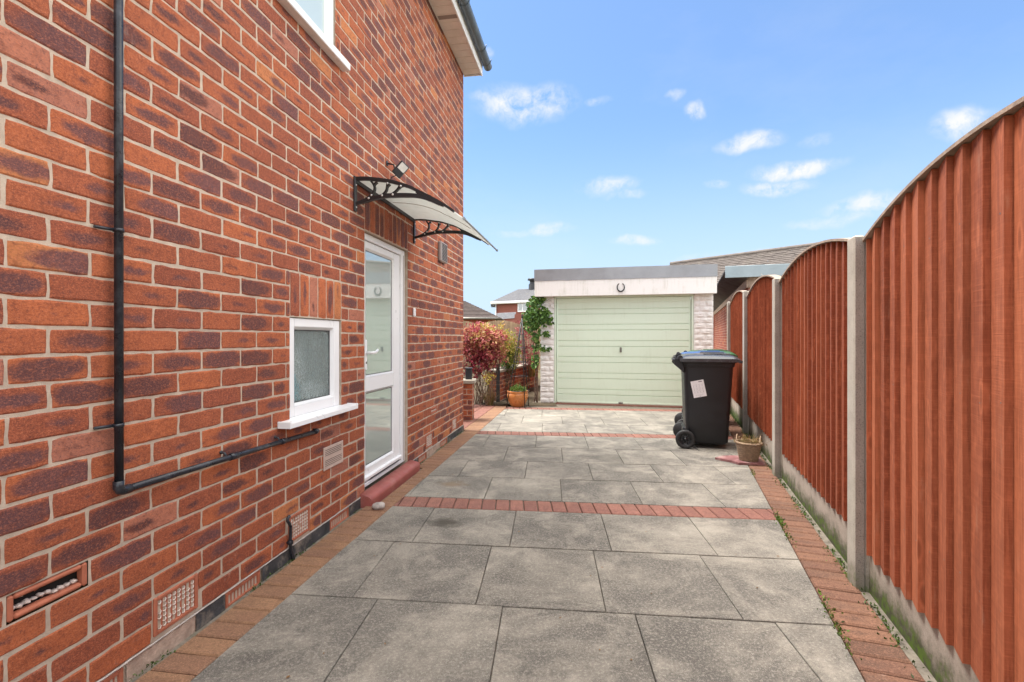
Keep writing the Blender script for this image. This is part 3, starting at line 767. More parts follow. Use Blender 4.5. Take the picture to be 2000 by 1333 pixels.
wb(lf, la - .01, lb_ + .01, n1_ - .02, n1_ + .022, .135, .165, 0, bev=.006)          # weather bar
wb(lf, la + .10, lb_ - .06, n1_, n1_ + .0235, .131, .1345, 1)
leafo = lf.build('door_leaf', [M['upvc'], M['seal']], house)
for z0_, z1_ in ((.235, .79), (.93, 1.893)):
    p_ = MB(); wb(p_, gs0 - .003, gs1 + .003, n1_ - .03, n1_ - .016, z0_ - .003, z1_ + .003); p_.build('pane', M['door_glass'], leafo)
    gk = MB()
    for (a, b, c, d) in ((gs0, gs1, z0_, z0_ + .004), (gs0, gs1, z1_ - .004, z1_), (gs0, gs0 + .004, z0_, z1_), (gs1 - .005, gs1, z0_, z1_)): wb(gk, a, b, n1_ - .0158, n1_ - .0135, c, d)
    gk.build('gasket', M['seal'], leafo)
hd = MB(); hz = 1.105
hd.box(lambda a, q, z: wall(-a, q, z), -(la + .052), -(la + .020), n1_, n1_ + .012, hz - .13, hz + .10, 0, (.5, .5, .5), .004)
hd.tube([wall(la + .036, n1_ + .01, hz), wall(la + .036, n1_ + .05, hz), wall(la + .05, n1_ + .058, hz), wall(la + .11, n1_ + .056, hz + .003), wall(la + .15, n1_ + .05, hz + .016), wall(la + .165, n1_ + .045, hz + .022)], [.010, .010, .0115, .0105, .010, .008], 10)
hd.lathe(wall(la + .036, n1_ + .012, hz - .075), [(.0, .006), (.009, .005), (.009, 0)], 10, 1, ax=tuple(wn))
hd.build('handle', [M['upvc'], M['zinc']], leafo)
st = MB()                                               # threshold step, red paint, rounded nose
pr = [(0, -.03), (.090, -.03), (.094, .036), (.091, .050), (.083, .060), (.070, .066), (0, .084)]
ss = [3.575, 3.60, 3.9, 4.2, 4.40, 4.59, 4.61]
rings = [st.vs([wall(s_, n * (1 if 0 < i < len(ss) - 1 else .93), z if z < 0 else z * (1 if 0 < i < len(ss) - 1 else .93) + .002 * math.sin(s_ * 9)) for n, z in pr]) for i, s_ in enumerate(ss)]
for a, b in zip(rings, rings[1:]):
    for i in range(len(pr)):
        j = (i + 1) % len(pr); st.face((a + i, b + i, b + j, a + j)[::-1], 0, None, (.5, .5, .5), i > 1)
st.face([rings[0] + i for i in range(len(pr))]); st.face([rings[-1] + i for i in range(len(pr))][::-1])
st.build('doorstep', M['step'], house)

# small frosted window
wf = MB(); wz0, wz1 = course(15) + .03, course(8) - .004
frame_rect(wf, 2.74, 3.30, wz0, wz1, .052, -.08, -.012, tb=.062, tr=.072, bev=.005)
bead(wf, 2.806, 3.214, wz0 + .076, wz1 - .066, -.036, -.014)
wo = wf.build('window', M['upvc'], house)
p_ = MB(); wb(p_, 2.79, 3.23, -.046, -.038, wz0 + .06, wz1 - .05); p_.build('pane', M['obscure'], wo)
gk = MB(); a, b, c, d = 2.806, 3.214, wz0 + .076, wz1 - .066
for q in ((a, b, c, c + .004), (a, b, d - .004, d), (a, a + .004, c, d), (b - .006, b, c, d)): wb(gk, q[0], q[1], -.0378, -.034, q[2], q[3])
gk.build('gasket', M['seal'], wo)
si = MB()
pr = [(-.02, .0), (.075, -.010), (.075, -.034), (.069, -.034), (.069, -.018), (-.02, -.010)]
a = si.vs([wall(2.625, n, wz0 + z) for n, z in pr]); b = si.vs([wall(3.385, n, wz0 + z) for n, z in pr])
for i in range(6): j = (i + 1) % 6; si.face((a + i, b + i, b + j, a + j))
wb(si, 2.62, 2.63, -.0, .077, wz0 - .035, wz0 + .002, bev=.002); wb(si, 3.38, 3.39, -.0, .077, wz0 - .035, wz0 + .002, bev=.002)
si.build('window_sill', M['upvc'], house)
rm = MB()                                               # the shallow room niche behind the frosted pane
A, B_, Z0, Z1, N1 = 2.70, 3.34, wz0 - .0, wz1, -.42
for q in ([wall(A, N1, Z0), wall(B_, N1, Z0), wall(B_, N1, Z1), wall(A, N1, Z1)], [wall(A, -.08, Z0), wall(A, N1, Z0), wall(A, N1, Z1), wall(A, -.08, Z1)],
          [wall(B_, -.08, Z0), wall(B_, -.08, Z1), wall(B_, N1, Z1), wall(B_, N1, Z0)], [wall(A, -.08, Z0), wall(B_, -.08, Z0), wall(B_, N1, Z0), wall(A, N1, Z0)],
          [wall(A, -.08, Z1), wall(A, N1, Z1), wall(B_, N1, Z1), wall(B_, -.08, Z1)]): rm.poly(q)
rm.build('window_reveal', M['room'], house)
def blob(mb, c, rx, ry, rz, seed=0, m=0, amp=.12, nu=14, nv=9, col=(.5, .5, .5)):
    c = Vector(c)
    def fn(u, v):
        th = 2 * math.pi * u; ph = math.pi * v
        d = Vector((math.sin(ph) * math.cos(th), math.sin(ph) * math.sin(th), -math.cos(ph)))
        k = 1 + amp * noise.noise(d * 1.8 + Vector((seed, seed * 1.7, 0)))
        return (c.x + d.x * rx * k, c.y + d.y * ry * k, c.z + d.z * rz * k)
    mb.grid(fn, nu, nv, m, col)
tq = MB(); c = wall(2.87, -.072, wz0 + .12); blob(tq, c, .014, .065, .085, 3, nu=24, nv=14, amp=.4); blob(tq, wall(2.85, -.072, wz0 + .19), .014, .045, .06, 5)
one(tq, 'sponge', M['turquoise'], 'turquoise sponge on the sill just inside the small frosted window', 'sponge')
tq = MB(); blob(tq, wall(2.91, -.088, wz0 + .25), .014, .10, .14, 8, amp=.5, nu=24, nv=14); blob(tq, wall(3.06, -.080, wz0 + .10), .014, .14, .07, 9, amp=.5, nu=24, nv=14)
one(tq, 'towel', M['white_soft'], 'white crumpled cloth seen through the small frosted window', 'cloth')

# upstairs window
uz = course(-12)
wf = MB(); frame_rect(wf, 2.665, 3.222, uz + .02, 5.0, .06, -.07, -.01, tr=.07, bev=.005); bead(wf, 2.74, 3.138, uz + .095, 4.9, -.03, -.012)
wo = wf.build('window', M['upvc'], house)
p_ = MB(); wb(p_, 2.725, 3.15, -.04, -.031, uz + .08, 4.95); p_.build('pane', M['pane_upper'], wo)
si = MB(); wb(si, 2.57, 3.325, -.02, .055, uz - .028, uz + .022, bev=.004); si.build('window_sill', M['upvc'], house)

# damp course strip and the render that shows where it has gone
def strip(mb, s0, s1, z0, z1, n0, m, seed=0, jag=.006):
    k = max(2, int((s1 - s0) / .02)); top = []
    for i in range(k + 1):
        s_ = s0 + (s1 - s0) * i / k
        top.append((s_, z1 + noise.noise(Vector((s_ * 14, seed, 0))) * jag, n0 + noise.noise(Vector((s_ * 8, seed, 4))) * .003))
    for (a, za, na), (b, zb, nb) in zip(top, top[1:]):
        q = mb.vs([wall(a, na, z0), wall(b, nb, z0), wall(b, nb, zb), wall(a, na, za), wall(a, -.006, za), wall(b, -.006, zb)])
        mb.face((q, q + 1, q + 2, q + 3), m); mb.face((q + 3, q + 2, q + 5, q + 4), m)
for args in ((-.6, 1.55, -.04, .05, .004, 1, 1), (1.76, 2.07, -.04, .052, .003, 1, 2, .012), (2.07, 2.235, -.04, .056, .007, 0, 3),
             (2.49, 2.73, -.04, .056, .007, 0, 4), (2.735, 3.14, -.04, .056, .008, 0, 5), (3.405, 3.57, -.04, .054, .007, 0, 6),
             (4.6, 4.79, -.04, .054, .007, 0, 7), (5.05, 5.52, -.04, .05, .003, 1, 8, .014), (5.79, SC_, -.04, .054, .006, 0, 9)):
    dp = MB(); strip(dp, *args); dp.build('damp_proof_course' if args[5] == 0 else 'plinth_render', [M['dpc'], M['render']], house)
edge = MB(); 
for s0_, s1_ in ((-.6, 3.6), (4.6, SC_)):
    n_ = int((s1_ - s0_) / .03); edge.tube([wall(s0_ + i * .03, .006, .061 + .004 * noise.noise(Vector((i * .7, 2, 0)))) for i in range(n_)], .0035, 5)
edge.build('membrane_edge', M['stone'], house)

def air_brick(s0, s1, z0, z1, cols, rows, deep=.012):
    m_ = MB(); frame_rect(m_, s0, s1, z0, z1, .016, -.02, .004, bev=.003)
    ws, hs = (s1 - s0 - .032) / cols, (z1 - z0 - .032) / rows
    for i in range(cols + 1): wb(m_, s0 + .016 + i * ws - ws * .2, s0 + .016 + i * ws + ws * .2, -.02, -.003, z0 + .016, z1 - .016)
    for j in range(rows + 1): wb(m_, s0 + .016, s1 - .016, -.0205, -.004, z0 + .016 + j * hs - hs * .17, z0 + .016 + j * hs + hs * .17)
    wb(m_, s0 + .004, s1 - .004, -.03, -.021, z0 + .004, z1 - .004, 1)
    if rows > 3:
        for i in range(cols):
            for j in range(rows):
                if R.random() < .88:
                    cs, cz = s0 + .016 + (i + .5) * ws, z0 + .016 + (j + .5) * hs
                    m_.tube([wall(cs - ws * .3, -.003, cz - hs * .22), wall(cs, .001, cz - hs * .32), wall(cs + ws * .3, -.002, cz - hs * .05), wall(cs + ws * .22, -.004, cz + hs * .25)], .0028, 4, 2)
    return m_.build('air_brick', [M['terracotta'], M['hole'], M['white_bits']], house)
for a, b in ((1.873, 2.085), (2.72, 2.925), (5.03, 5.24), (6.0, 6.21)): air_brick(a, b, .078, .224, 8, 6)
for a, b in ((1.57, 1.75), (2.245, 2.48), (3.15, 3.40), (4.80, 5.04), (5.53, 5.78)): air_brick(a, b, -.022, .05, 9, 2)
hb = MB(); frame_rect(hb, 1.402, 1.628, .404, .480, .017, -.03, .001, bev=.006); wb(hb, 1.405, 1.62, -.06, -.03, .405, .478, 1)
for i in range(10):
    blob(hb, wall(1.425 + i * .019, -.022, .425 + R.uniform(0, .012)), .012, .01, R.uniform(.004, .009), i, 2, .5, 7, 5)
    if i % 2: blob(hb, wall(1.43 + i * .019, -.024, .455 + R.uniform(0, .008)), .009, .008, .005, i + 30, 2 if i % 3 else 0, .5, 7, 5)
hb.build('broken_air_brick', [M['terracotta'], M['hole'], M['white_bits']], house)
hb = MB(); frame_rect(hb, 5.175, 5.385, .406, .478, .02, -.01, .0055, bev=.004); wb(hb, 5.19, 5.37, -.02, -.001, .42, .46, 1)
for i in range(4): blob(hb, wall(5.215 + i * .042, -.001, .44), .013, .006, .008, i, 2, .5, 7, 5)
hb.build('broken_air_brick', [M['terracotta'], M['hole'], M['white_bits']], house)

# ---- things fixed on the house wall
vn = MB(); frame_rect(vn, 3.072, 3.315, .384, .530, .016, 0, .008, bev=.003)
wb(vn, 3.08, 3.31, 0, .003, .39, .525, 1)
for i in range(11):
    if i == 5: wb(vn, 3.088, 3.299, 0, .0072, .4465, .4675); continue
    z = .402 + i * .0109
    wb(vn, 3.088, 3.299, 0, .0068, z, z + .0062)
one(vn, 'louvre_vent', [M['beige_plastic'], M['hole']], 'beige slotted vent plate low on the brick wall below the black waste pipe end', 'vent')
vn = MB(); wb(vn, 5.43, 5.67, 0, .045, 2.065, 2.29, bev=.012)
for i in range(12):
    for (a, b) in ((5.455, 5.545), (5.555, 5.645)): wb(vn, a, b, .0452, .0466, 2.085 + i * .0158, 2.085 + i * .0158 + .0085, 1)
one(vn, 'vent_cover', [M['brown_plastic'], M['hole']], 'grey brown louvred vent cover on the wall past the door canopy', 'vent')
bp = MB(); wb(bp, 4.645, 4.685, 0, .022, 1.42, 1.50, bev=.008)
bp.lathe(wall(4.665, .022, 1.475), [(.009, 0), (.009, .003), (.0001, .004)], 12, ax=tuple(wn))
one(bp, 'doorbell', M['upvc'], 'small white bell push on the bricks right of the white door', 'doorbell')

# black waste pipe
ps, pz = 1.707, .690
wpq = thing('waste_pipe', 'thin black plastic waste pipe down the brick wall turning along under the window', 'pipe', wall(ps, .028, pz))
q = MB(); q.tube([wall(ps, .028, 5.0), wall(ps, .028, 2.4), wall(ps + .002, .028, pz + .02)], .0135, 14); q.build('upright', M['black_pipe'], wpq)
q = MB(); q.tube([wall(ps + .02, .028, pz - .002), wall(2.3, .028, .676), wall(2.94, .028, .660)], .0125, 14); q.build('run', M['black_pipe'], wpq)
q = MB(); q.tube([wall(ps, .028, pz + .035), wall(ps, .028, pz + .012), wall(ps + .006, .028, pz + .002), wall(ps + .018, .028, pz - .003), wall(ps + .042, .028, pz - .003)], [.0165, .0165, .0165, .0165, .0165], 14)
q.build('elbow', M['black_pipe'], wpq); q = MB()
q.tube([wall(2.93, .028, .6605), wall(2.957, .028, .660), wall(2.967, .02, .660), wall(2.968, -.004, .660)], [.0155, .0155, .015, .0145], 12)
q.build('elbow', M['black_pipe'], wpq)
q = MB(); q.tube([wall(2.235, .028, .6775), wall(2.285, .028, .6765)], .0158, 12); q.build('coupler', M['black_pipe'], wpq); q = MB(); q.tube([wall(2.61, .028, .6685), wall(2.64, .028, .668)], .0158, 12); q.build('coupler', M['black_pipe'], wpq)
for (sa, za, hor) in ((ps, CAMH + (HY - 450) * 1.68 / F, 0), (ps, CAMH + (HY - 831) * 1.68 / F, 0), (2.215, .70, 1), (2.60, .69, 1)):
    q = MB()
    if not hor:
        q.lathe(wall(sa, .028, za - .006), [(.0150, 0), (.0170, 0), (.0170, .012), (.0150, .012)], 14)
        q.tube([wall(sa - .066, .006, za), wall(sa - .045, .012, za), wall(sa - .012, .024, za)], .0055, 7)
    else:
        q.tube([wall(sa, .0, za + .004), wall(sa + .004, .016, za), wall(sa + .004, .028, za - .018)], .005, 6)
        q.lathe(wall(sa, .0, za + .004), [(.008, 0), (.008, .006), (.0001, .007)], 8, ax=tuple(wn))
    q.build('clip', M['black_pipe'], wpq)
cb = MB()
pts = [(2.705, .235, .014), (2.695, .243, .018), (2.683, .238, .020), (2.681, .222, .020), (2.70, .200, .018), (2.713, .180, .016), (2.715, .13, .014), (2.71, .095, .016), (2.715, .05, .018), (2.725, .0, .025), (2.728, -.02, .028)]
cb.tube([wall(s_, n_, z_) for s_, z_, n_ in pts], .0085, 8); cb.lathe(wall(2.712, .016, .093), [(.013, -.01), (.015, -.006), (.015, .006), (.013, .01)], 10)
cb.tube([wall(2.70, .0, .095), wall(2.712, .02, .095)], .006, 6)
one(cb, 'cable_sleeve', M['black_pipe'], 'bent black cable sleeve rising from the paving beside an air brick', 'cable')

# door canopy
def cpro(zx, zy, q=6.06):                               # pixel of the enlarged view -> (reach from the wall, height)
    px, py = 660 + zx / q, 300 + zy / q; r = (px - CX) / F
    p = (1.116 + 3.453 * r) / (.9882 + .1529 * r); z = 3.453 - .1529 * p
    return p, CAMH + (HY - py) * z / F
topc = [cpro(*a) for a in ((190, 305), (350, 303), (500, 318), (630, 336), (750, 368), (860, 405), (950, 450), (1060, 502), (1170, 560), (1270, 618), (1375, 690))]
lowc = [cpro(*a) for a in ((205, 598), (320, 572), (400, 545), (480, 525), (560, 508), (660, 503), (760, 500), (900, 503), (1000, 520), (1100, 556), (1200, 605))]
def catmull(P_, k=4):
    out = []
    for i in range(len(P_) - 1):
        p0, p1, p2, p3 = P_[max(i - 1, 0)], P_[i], P_[i + 1], P_[min(i + 2, len(P_) - 1)]
        for j in range(k):
            t = j / k; out.append(tuple(.5 * (2 * b + (c - a) * t + (2 * a - 5 * b + 4 * c - d) * t * t + (-a + 3 * b - 3 * c + d) * t ** 3) for a, b, c, d in zip(p0, p1, p2, p3)))
    out.append(tuple(P_[-1])); return out
def ribbon(mb, path, th, s0, s1, m=0):
    P_ = [Vector(p) for p in path]; n = len(P_); L_, Rr = [], []
    for i, p in enumerate(P_):
        t = (P_[min(i + 1, n - 1)] - P_[max(i - 1, 0)]).normalized(); u = Vector((-t.y, t.x)); h = (th(i / (n - 1)) if callable(th) else th) / 2
        L_.append(p + u * h); Rr.append(p - u * h)
    ring = [mb.vs([wall(s0, a.x, a.y), wall(s1, a.x, a.y), wall(s1, b.x, b.y), wall(s0, b.x, b.y)]) for a, b in zip(L_, Rr)]
    for a, b in zip(ring, ring[1:]):
        for k in range(4): k2 = (k + 1) % 4; mb.face((a + k, a + k2, b + k2, b + k), m)
    mb.face([ring[0] + k for k in range(4)]); mb.face([ring[-1] + k for k in (3, 2, 1, 0)])
can = thing('door_canopy', 'curved frosted door canopy on two black scrolled brackets above the white door', 'canopy', wall(4.08, .02, 2.1))
sA, sB = 3.475, 4.665
T = catmull(topc); Lw = catmull(lowc)
for sk in (sA, sB):
    bk = MB(); w0_, w1_ = sk, sk + .028
    ribbon(bk, T, lambda t: .024 - .008 * t, w0_, w1_); ribbon(bk, Lw, lambda t: .016 + .012 * math.sin(t * 3.1), w0_ + .001, w1_ - .001)
    ribbon(bk, [cpro(1080, 520), cpro(1150, 575), cpro(1250, 625)], lambda t: .03 - .015 * t, w0_ + .002, w1_ - .002)
    ribbon(bk, [cpro(930, 462), cpro(1000, 500), cpro(1090, 535)], lambda t: .012 + .03 * t, w0_ + .002, w1_ - .002)
    wb(bk, w0_ - .004, w1_ + .004, .0, .014, cpro(190, 690)[1] + .0, cpro(190, 275)[1], bev=.004)
    for arc in (((400, 335), (432, 380), (440, 430), (410, 490), (340, 545), (250, 585)), ((590, 350), (588, 400), (575, 450), (530, 500), (470, 530), (400, 548)), ((740, 385), (712, 430), (670, 470), (620, 498), (560, 512)),
                ((470, 345), (445, 365), (432, 390)), ((620, 370), (600, 385), (588, 405)), ((790, 385), (752, 395), (725, 420))):
        ribbon(bk, catmull([cpro(*a) for a in arc], 3), .012, w0_ + .002, w1_ - .002)
    bo = bk.build('bracket', M['black_metal'], can)
    for zx, zy in ((535, 508), (660, 497), (378, 540), (755, 397), (410, 505), (600, 365)):
        p, h = cpro(zx, zy); sb_ = MB(); sb_.lathe(wall(w0_ - .001, p, h), [(.008, 0), (.007, .004), (.0001, .006)], 10, ax=tuple(-wd)); sb_.build('button', M['silver'], bo)
    for zy in (300, 380, 640):
        p, h = cpro(190, zy); sb_ = MB(); sb_.lathe(wall(w0_ + .014, .014, h), [(.007, 0), (.006, .003), (.0001, .004)], 8, ax=tuple(wn)); sb_.build('bolt', M['silver'], bo)
sh = MB(); e0, e1 = sA + .03, sB + .0
Tt = [(p, h - .0) for p, h in T]
tip = Vector(Tt[-1]); dirn = (tip - Vector(Tt[-3])).normalized(); Tt = Tt + [tuple(tip + dirn * .05), tuple(tip + dirn * .09)]
nP = len(Tt)
def canp(u, v, off):
    f = v * (nP - 1); i = min(int(f), nP - 2); t = f - i; a, b = Tt[i], Tt[i + 1]
    p, h = a[0] + (b[0] - a[0]) * t, a[1] + (b[1] - a[1]) * t
    if i >= nP - 3: pass
    return wall(e0 + (e1 - e0) * u, p, h + off)
sh.grid(lambda u, v: canp(u, v, .004), 6, 60, flip=False); sh.grid(lambda u, v: canp(u, v, -.002), 6, 60, flip=True)
sh.build('sheet', M['polycarb'], can)
tr = MB(); 
a, b = Tt[-1], Tt[-2]
tr.tube([wall(e0 - .012, a[0], a[1]), wall(e1 + .035, a[0], a[1])], .0075, 8)
tr.tube([wall(e0 - .03, a[0], a[1]), wall(e0 - .012, a[0], a[1])], .011, 8); tr.tube([wall(e1 + .035, a[0], a[1]), wall(e1 + .05, a[0], a[1])], .011, 8)
tr.build('front_strip', M['galv'], can)
tr = MB(); wb(tr, sA, sB + .02, .0, .018, T[0][1] - .03, T[0][1] - .002, bev=.003); tr.build('wall_strip', M['seal'], can)
tr = MB(); tr.tube([wall(e0 + (e1 - e0) * .5, p, h - .005) for p, h in Tt[2:-2:4]], .0022, 5); tr.build('sheet_seam', M['cap_wood'], can)

# flood light
fl = thing('flood_light', 'dark grey square flood light on a wall arm above the door canopy', 'lamp', wall(4.07, .0, 2.5))
ctr = Vector(wall(4.02, .135, 2.585)); ua = Vector((.075, .0, .085)).normalized(); nb = Vector((.42, -.80, -.42)); nb = (nb - ua * nb.dot(ua)).normalized(); ub = nb.cross(ua)
def lf_(a, b, z): p = ctr + ua * a + ub * b + nb * z; return tuple(p)
q = MB(); q.box(lf_, -.062, .062, -.042, .042, -.028, .0, 0, (.5,) * 3, .006)
for i in range(7): q.box(lf_, -.05 + i * .016, -.045 + i * .016, -.036, .036, -.040, -.027)
q.build('body', M['lamp_body'], fl)
q = MB(); q.box(lf_, -.008, .052, -.033, .033, -.001, .0025, 0, (.5,) * 3, .001); q.build('lens', M['lens'], fl)
q = MB(); q.tube([wall(4.05, .0, 2.655), wall(4.05, .06, 2.64), tuple(ctr - ua * .05 - nb * .02)], .007, 8); q.lathe(wall(4.05, .0, 2.655), [(.022, 0), (.022, .008), (.0001, .009)], 12, ax=tuple(wn))
q.tube([tuple(ctr - ua * .062), wall(4.03, .05, 2.53), wall(4.03, .03, 2.47), wall(4.05, .04, 2.42)], .004, 6); q.build('arm', M['black_metal'], fl)
q = MB(); wb(q, 4.03, 4.11, 0, .03, 2.40, 2.47, bev=.008); q.lathe(wall(4.07, .03, 2.435), [(.034, 0), (.034, .02), (.03, .04), (.018, .055), (.0001, .06)], 16, ax=tuple((wn * .8 + Vector((0, -.3, -.3))).normalized())); q.build('motion_sensor', M['upvc'], fl)

# pebble at the step
pb_ = MB(); blob(pb_, wall(3.53, .16, .022), .045, .03, .026, 4, 0, .35, 14, 9); one(pb_, 'stone', M['stone'], 'pale pebble lying on the brick edging at the near end of the red step', 'stone')

# ================================================================== FENCE
fen = thing('panel_fence', 'red brown bow-top board fence between concrete posts along the right side', 'fence', fence(0, -.08, 0))
PT = 2.015; post_h = {-1: 1.70, 0: 1.72, 1: 1.747, 2: 1.82, 3: 1.82}
for k in range(-1, 4):
    s0_ = k * PT; q = MB(); h = post_h[k]
    # H-section post: two flanges and a web
    def fb(a0, a1, n0, n1, z0, z1, bev=.008): q.box(fence, a0, a1, n0, n1, z0, z1, 0, (.5,) * 3, bev)
    fb(s0_, s0_ + .105, -.045, .0, -.05, h); fb(s0_, s0_ + .105, -.15, -.105, -.05, h); fb(s0_ + .004, s0_ + .101, -.106, -.044, -.05, h - .006)
    q.box(fence, s0_ - .0015, s0_ + .002, -.042, -.006, -.05, h - .010, 1, (.5,) * 3)
    q.build('concrete_post', [M['concrete'], M['aggregate']], fen)
bow = {-1: (1.685, .16), 0: (1.70, .125), 1: (1.735, .125), 2: (1.76, .13)}
for k in range(-2, 3):
    a0, a1 = k * PT + .10, (k + 1) * PT + .002
    if k == -2: a0 = a1 - 1.2
    base, rise = bow.get(k, bow[-1]); mid = (a0 + a1) / 2; half = (a1 - a0) / 2
    def top(s_): t = (s_ - mid) / half; return base + rise * (1 - t * t) * (1.0) if abs(t) <= 1 else base
    if k == -2: top = lambda s_: base
    q = MB(); s_ = a0 + .003; gz = {-2: .19, -1: .195, 0: .235, 1: .25, 2: .26}[k]; zb = gz - .016
    while s_ < a1 - .01:
        w = min(.105 * R.uniform(.94, 1.06), a1 - s_); c = (R.random(), R.random(), R.random())
        nn0 = -.070; thick, thin = R.uniform(.025, .029), .008; j = R.uniform(-.003, .003)
        w2 = w - .003
        nz = 10
        for iz in range(nz):
            t0, t1 = iz / nz, (iz + 1) / nz
            def Z(s__, t): return zb + j + (top(s__) - .004 - zb - j) * t
            wob = lambda t: .0018 * noise.noise(Vector((s_ * 9, t * 5, k)))
            A0, A1 = s_ + wob(t0), s_ + wob(t1)
            F0, F1 = s_ + w2, s_ + w2
            v_ = q.vs([fence(A0, nn0 + thick, Z(A0, t0)), fence(A1, nn0 + thick, Z(A1, t1)), fence(F1, nn0 + thin, Z(F1, t1)), fence(F0, nn0 + thin, Z(F0, t0)),
                       fence(A0 + .0, nn0 - .002, Z(A0, t0)), fence(A1, nn0 - .002, Z(A1, t1)),
                       fence(A0 + .003, nn0 + thick + .0, Z(A0, t0)), fence(A1 + .003, nn0 + thick + .0, Z(A1, t1))])
            q.face((v_ + 6, v_ + 3, v_ + 2, v_ + 7)[::-1], 0, None, c); q.face((v_, v_ + 6, v_ + 7, v_ + 1)[::-1], 0, None, c); q.face((v_ + 4, v_, v_ + 1, v_ + 5)[::-1], 0, None, c)
        v_ = q.vs([fence(s_, nn0 + thick, zb + j), fence(s_, nn0, zb + j), fence(s_ + w2, nn0, zb + j), fence(s_ + w2, nn0 + thin, zb + j),
                   fence(s_, nn0 + thick, top(s_) - .004), fence(s_, nn0, top(s_) - .004), fence(s_ + w2, nn0, top(s_ + w2) - .004), fence(s_ + w2, nn0 + thin, top(s_ + w2) - .004)])
        q.face((v_, v_ + 3, v_ + 2, v_ + 1), 0, None, c); q.face((v_ + 4, v_ + 5, v_ + 6, v_ + 7), 0, None, c); q.face((v_ + 3, v_ + 7, v_ + 6, v_ + 2), 0, None, c)
        for z_ in (.45 + R.uniform(-.01, .01), 1.03 + R.uniform(-.01, .01), 1.58 + R.uniform(-.01, .01)):      # nail heads
            nx_ = s_ + .022 + R.uniform(-.004, .004); no_ = nn0 + thick - (thick - thin) * .022 / w
            i_ = q.vs([fence(nx_ + .0032 * math.cos(a_), no_ + .0006, z_ + .0032 * math.sin(a_)) for a_ in (0, 1.05, 2.1, 3.14, 4.19, 5.24)]); q.face(range(i_, i_ + 6), 1)
        s_ += w
    # back face and rails
    nseg = 16
    for i in range(nseg):
        x0, x1 = a0 + (a1 - a0) * i / nseg, a0 + (a1 - a0) * (i + 1) / nseg
        q.poly([fence(x0, -.073, zb), fence(x0, -.073, top(x0) - .006), fence(x1, -.073, top(x1) - .006), fence(x1, -.073, zb)])
    for z in (.42, 1.0, 1.55): q.box(fence, a0, a1, -.104, -.0735, z, z + .07)
    po = q.build('fence_panel', [M['fence_wood'], M['zinc']], fen)
    q = MB(); nseg = 24                                  # bent capping strip
    for i in range(nseg):
        x0, x1 = a0 + (a1 - a0) * i / nseg, a0 + (a1 - a0) * (i + 1) / nseg
        q.hexa([fence(x0, -.105, top(x0)), fence(x1, -.105, top(x1)), fence(x1, -.034, top(x1)), fence(x0, -.034, top(x0)),
                fence(x0, -.105, top(x0) + .013), fence(x1, -.105, top(x1) + .013), fence(x1, -.034, top(x1) + .013), fence(x0, -.034, top(x0) + .013)])
    q.build('capping', M['cap_wood'], po)
    q = MB(); q.box(fence, a0 - .02, a1 + .02, -.098, -.0640, -.05, gz, 0, (.5,) * 3, .004); q.build('gravel_board', M['gravel_board'], fen)

# ================================================================== GARAGE
gd = Vector((.9748, -.2233, 0)).normalized(); gn = Vector((gd.y, -gd.x, 0)); go = Vector((.528, 9.126, 0))
def gar(a, b, z): p = go + gd * a - gn * b; return (p.x, p.y, z)          # a along the front, b into depth
def gbox(mb, a0, a1, b0, b1, z0, z1, m=0, bev=.004): mb.box(gar, a0, a1, b0, b1, z0, z1, m, (R.random(), R.random(), R.random()), bev)
garage = thing('garage', 'flat roofed garage with mint green up-and-over door and white painted stone piers', 'garage', gar(1.5, 2.4, 0))
GW = 3.05; DL, DR = .262, 2.725
def pier(a0, a1, name):
    q = MB(); gbox(q, a0 + .012, a1 - .012, .018, .22, -.03, 1.985)
    z = .0; i = 0
    while z < 1.95:
        h = .098; parts_ = [(a0, a1)] if i % 2 else [(a0, (a0 + a1) / 2 + .03), ((a0 + a1) / 2 + .04, a1)]
        if i % 2 and a1 - a0 > .3: parts_ = [(a0, a0 + .10), (a0 + .11, a1)]
        for (x, y) in parts_:
            sd_ = R.random() * 50
            def fn(u, v, x=x, y=y, z=z, sd_=sd_):
                e = min(u, 1 - u, .25) * 4 * min(v, 1 - v, .25) * 4
                k = noise.fractal(Vector(((x + u * (y - x)) * 16, (z + v * h) * 34, sd_)), .8, 2, 4) * .009
                return gar(x + .002 + u * (y - x - .004), .018 - e * (.014 + k), z + .003 + v * (h - .006))
            q.grid(fn, 10, 6, 0, (R.random(),) * 3, False)
            if x == a0: q.grid(lambda u, v, x=x, z=z, sd_=sd_: gar(x + .012 - (.012 + .008 * noise.noise(Vector((u * 5, v * 2 + z * 9, sd_)))) * min(u, 1 - u, v, 1 - v, .2) * 5, .22 - u * .2, z + .003 + v * (h - .006)), 4, 3, 0, (.5,) * 3, False)
        z += h; i += 1
    q.build('stone_pier', M['white_block'], garage)
pier(0, DL - .0, 'l'); pier(DR, GW, 'r')
q = MB(); gbox(q, .02, .2, .222, 5.6, -.03, 2.0); gbox(q, GW - .2, GW - .02, .222, 5.6, -.03, 2.0); gbox(q, .2, GW - .2, 5.4, 5.6, -.03, 2.0)
q.build('side_wall', M['far_brick'], garage)
q = MB(); gbox(q, -.075, 3.075, -.17, -.14, 1.975, 2.27, 0, .006); gbox(q, -.072, 3.072, -.139, .24, 1.985, 2.0, 0, .002)
q.build('fascia_board', M['white_board'], garage)
q = MB()
N_ = 30
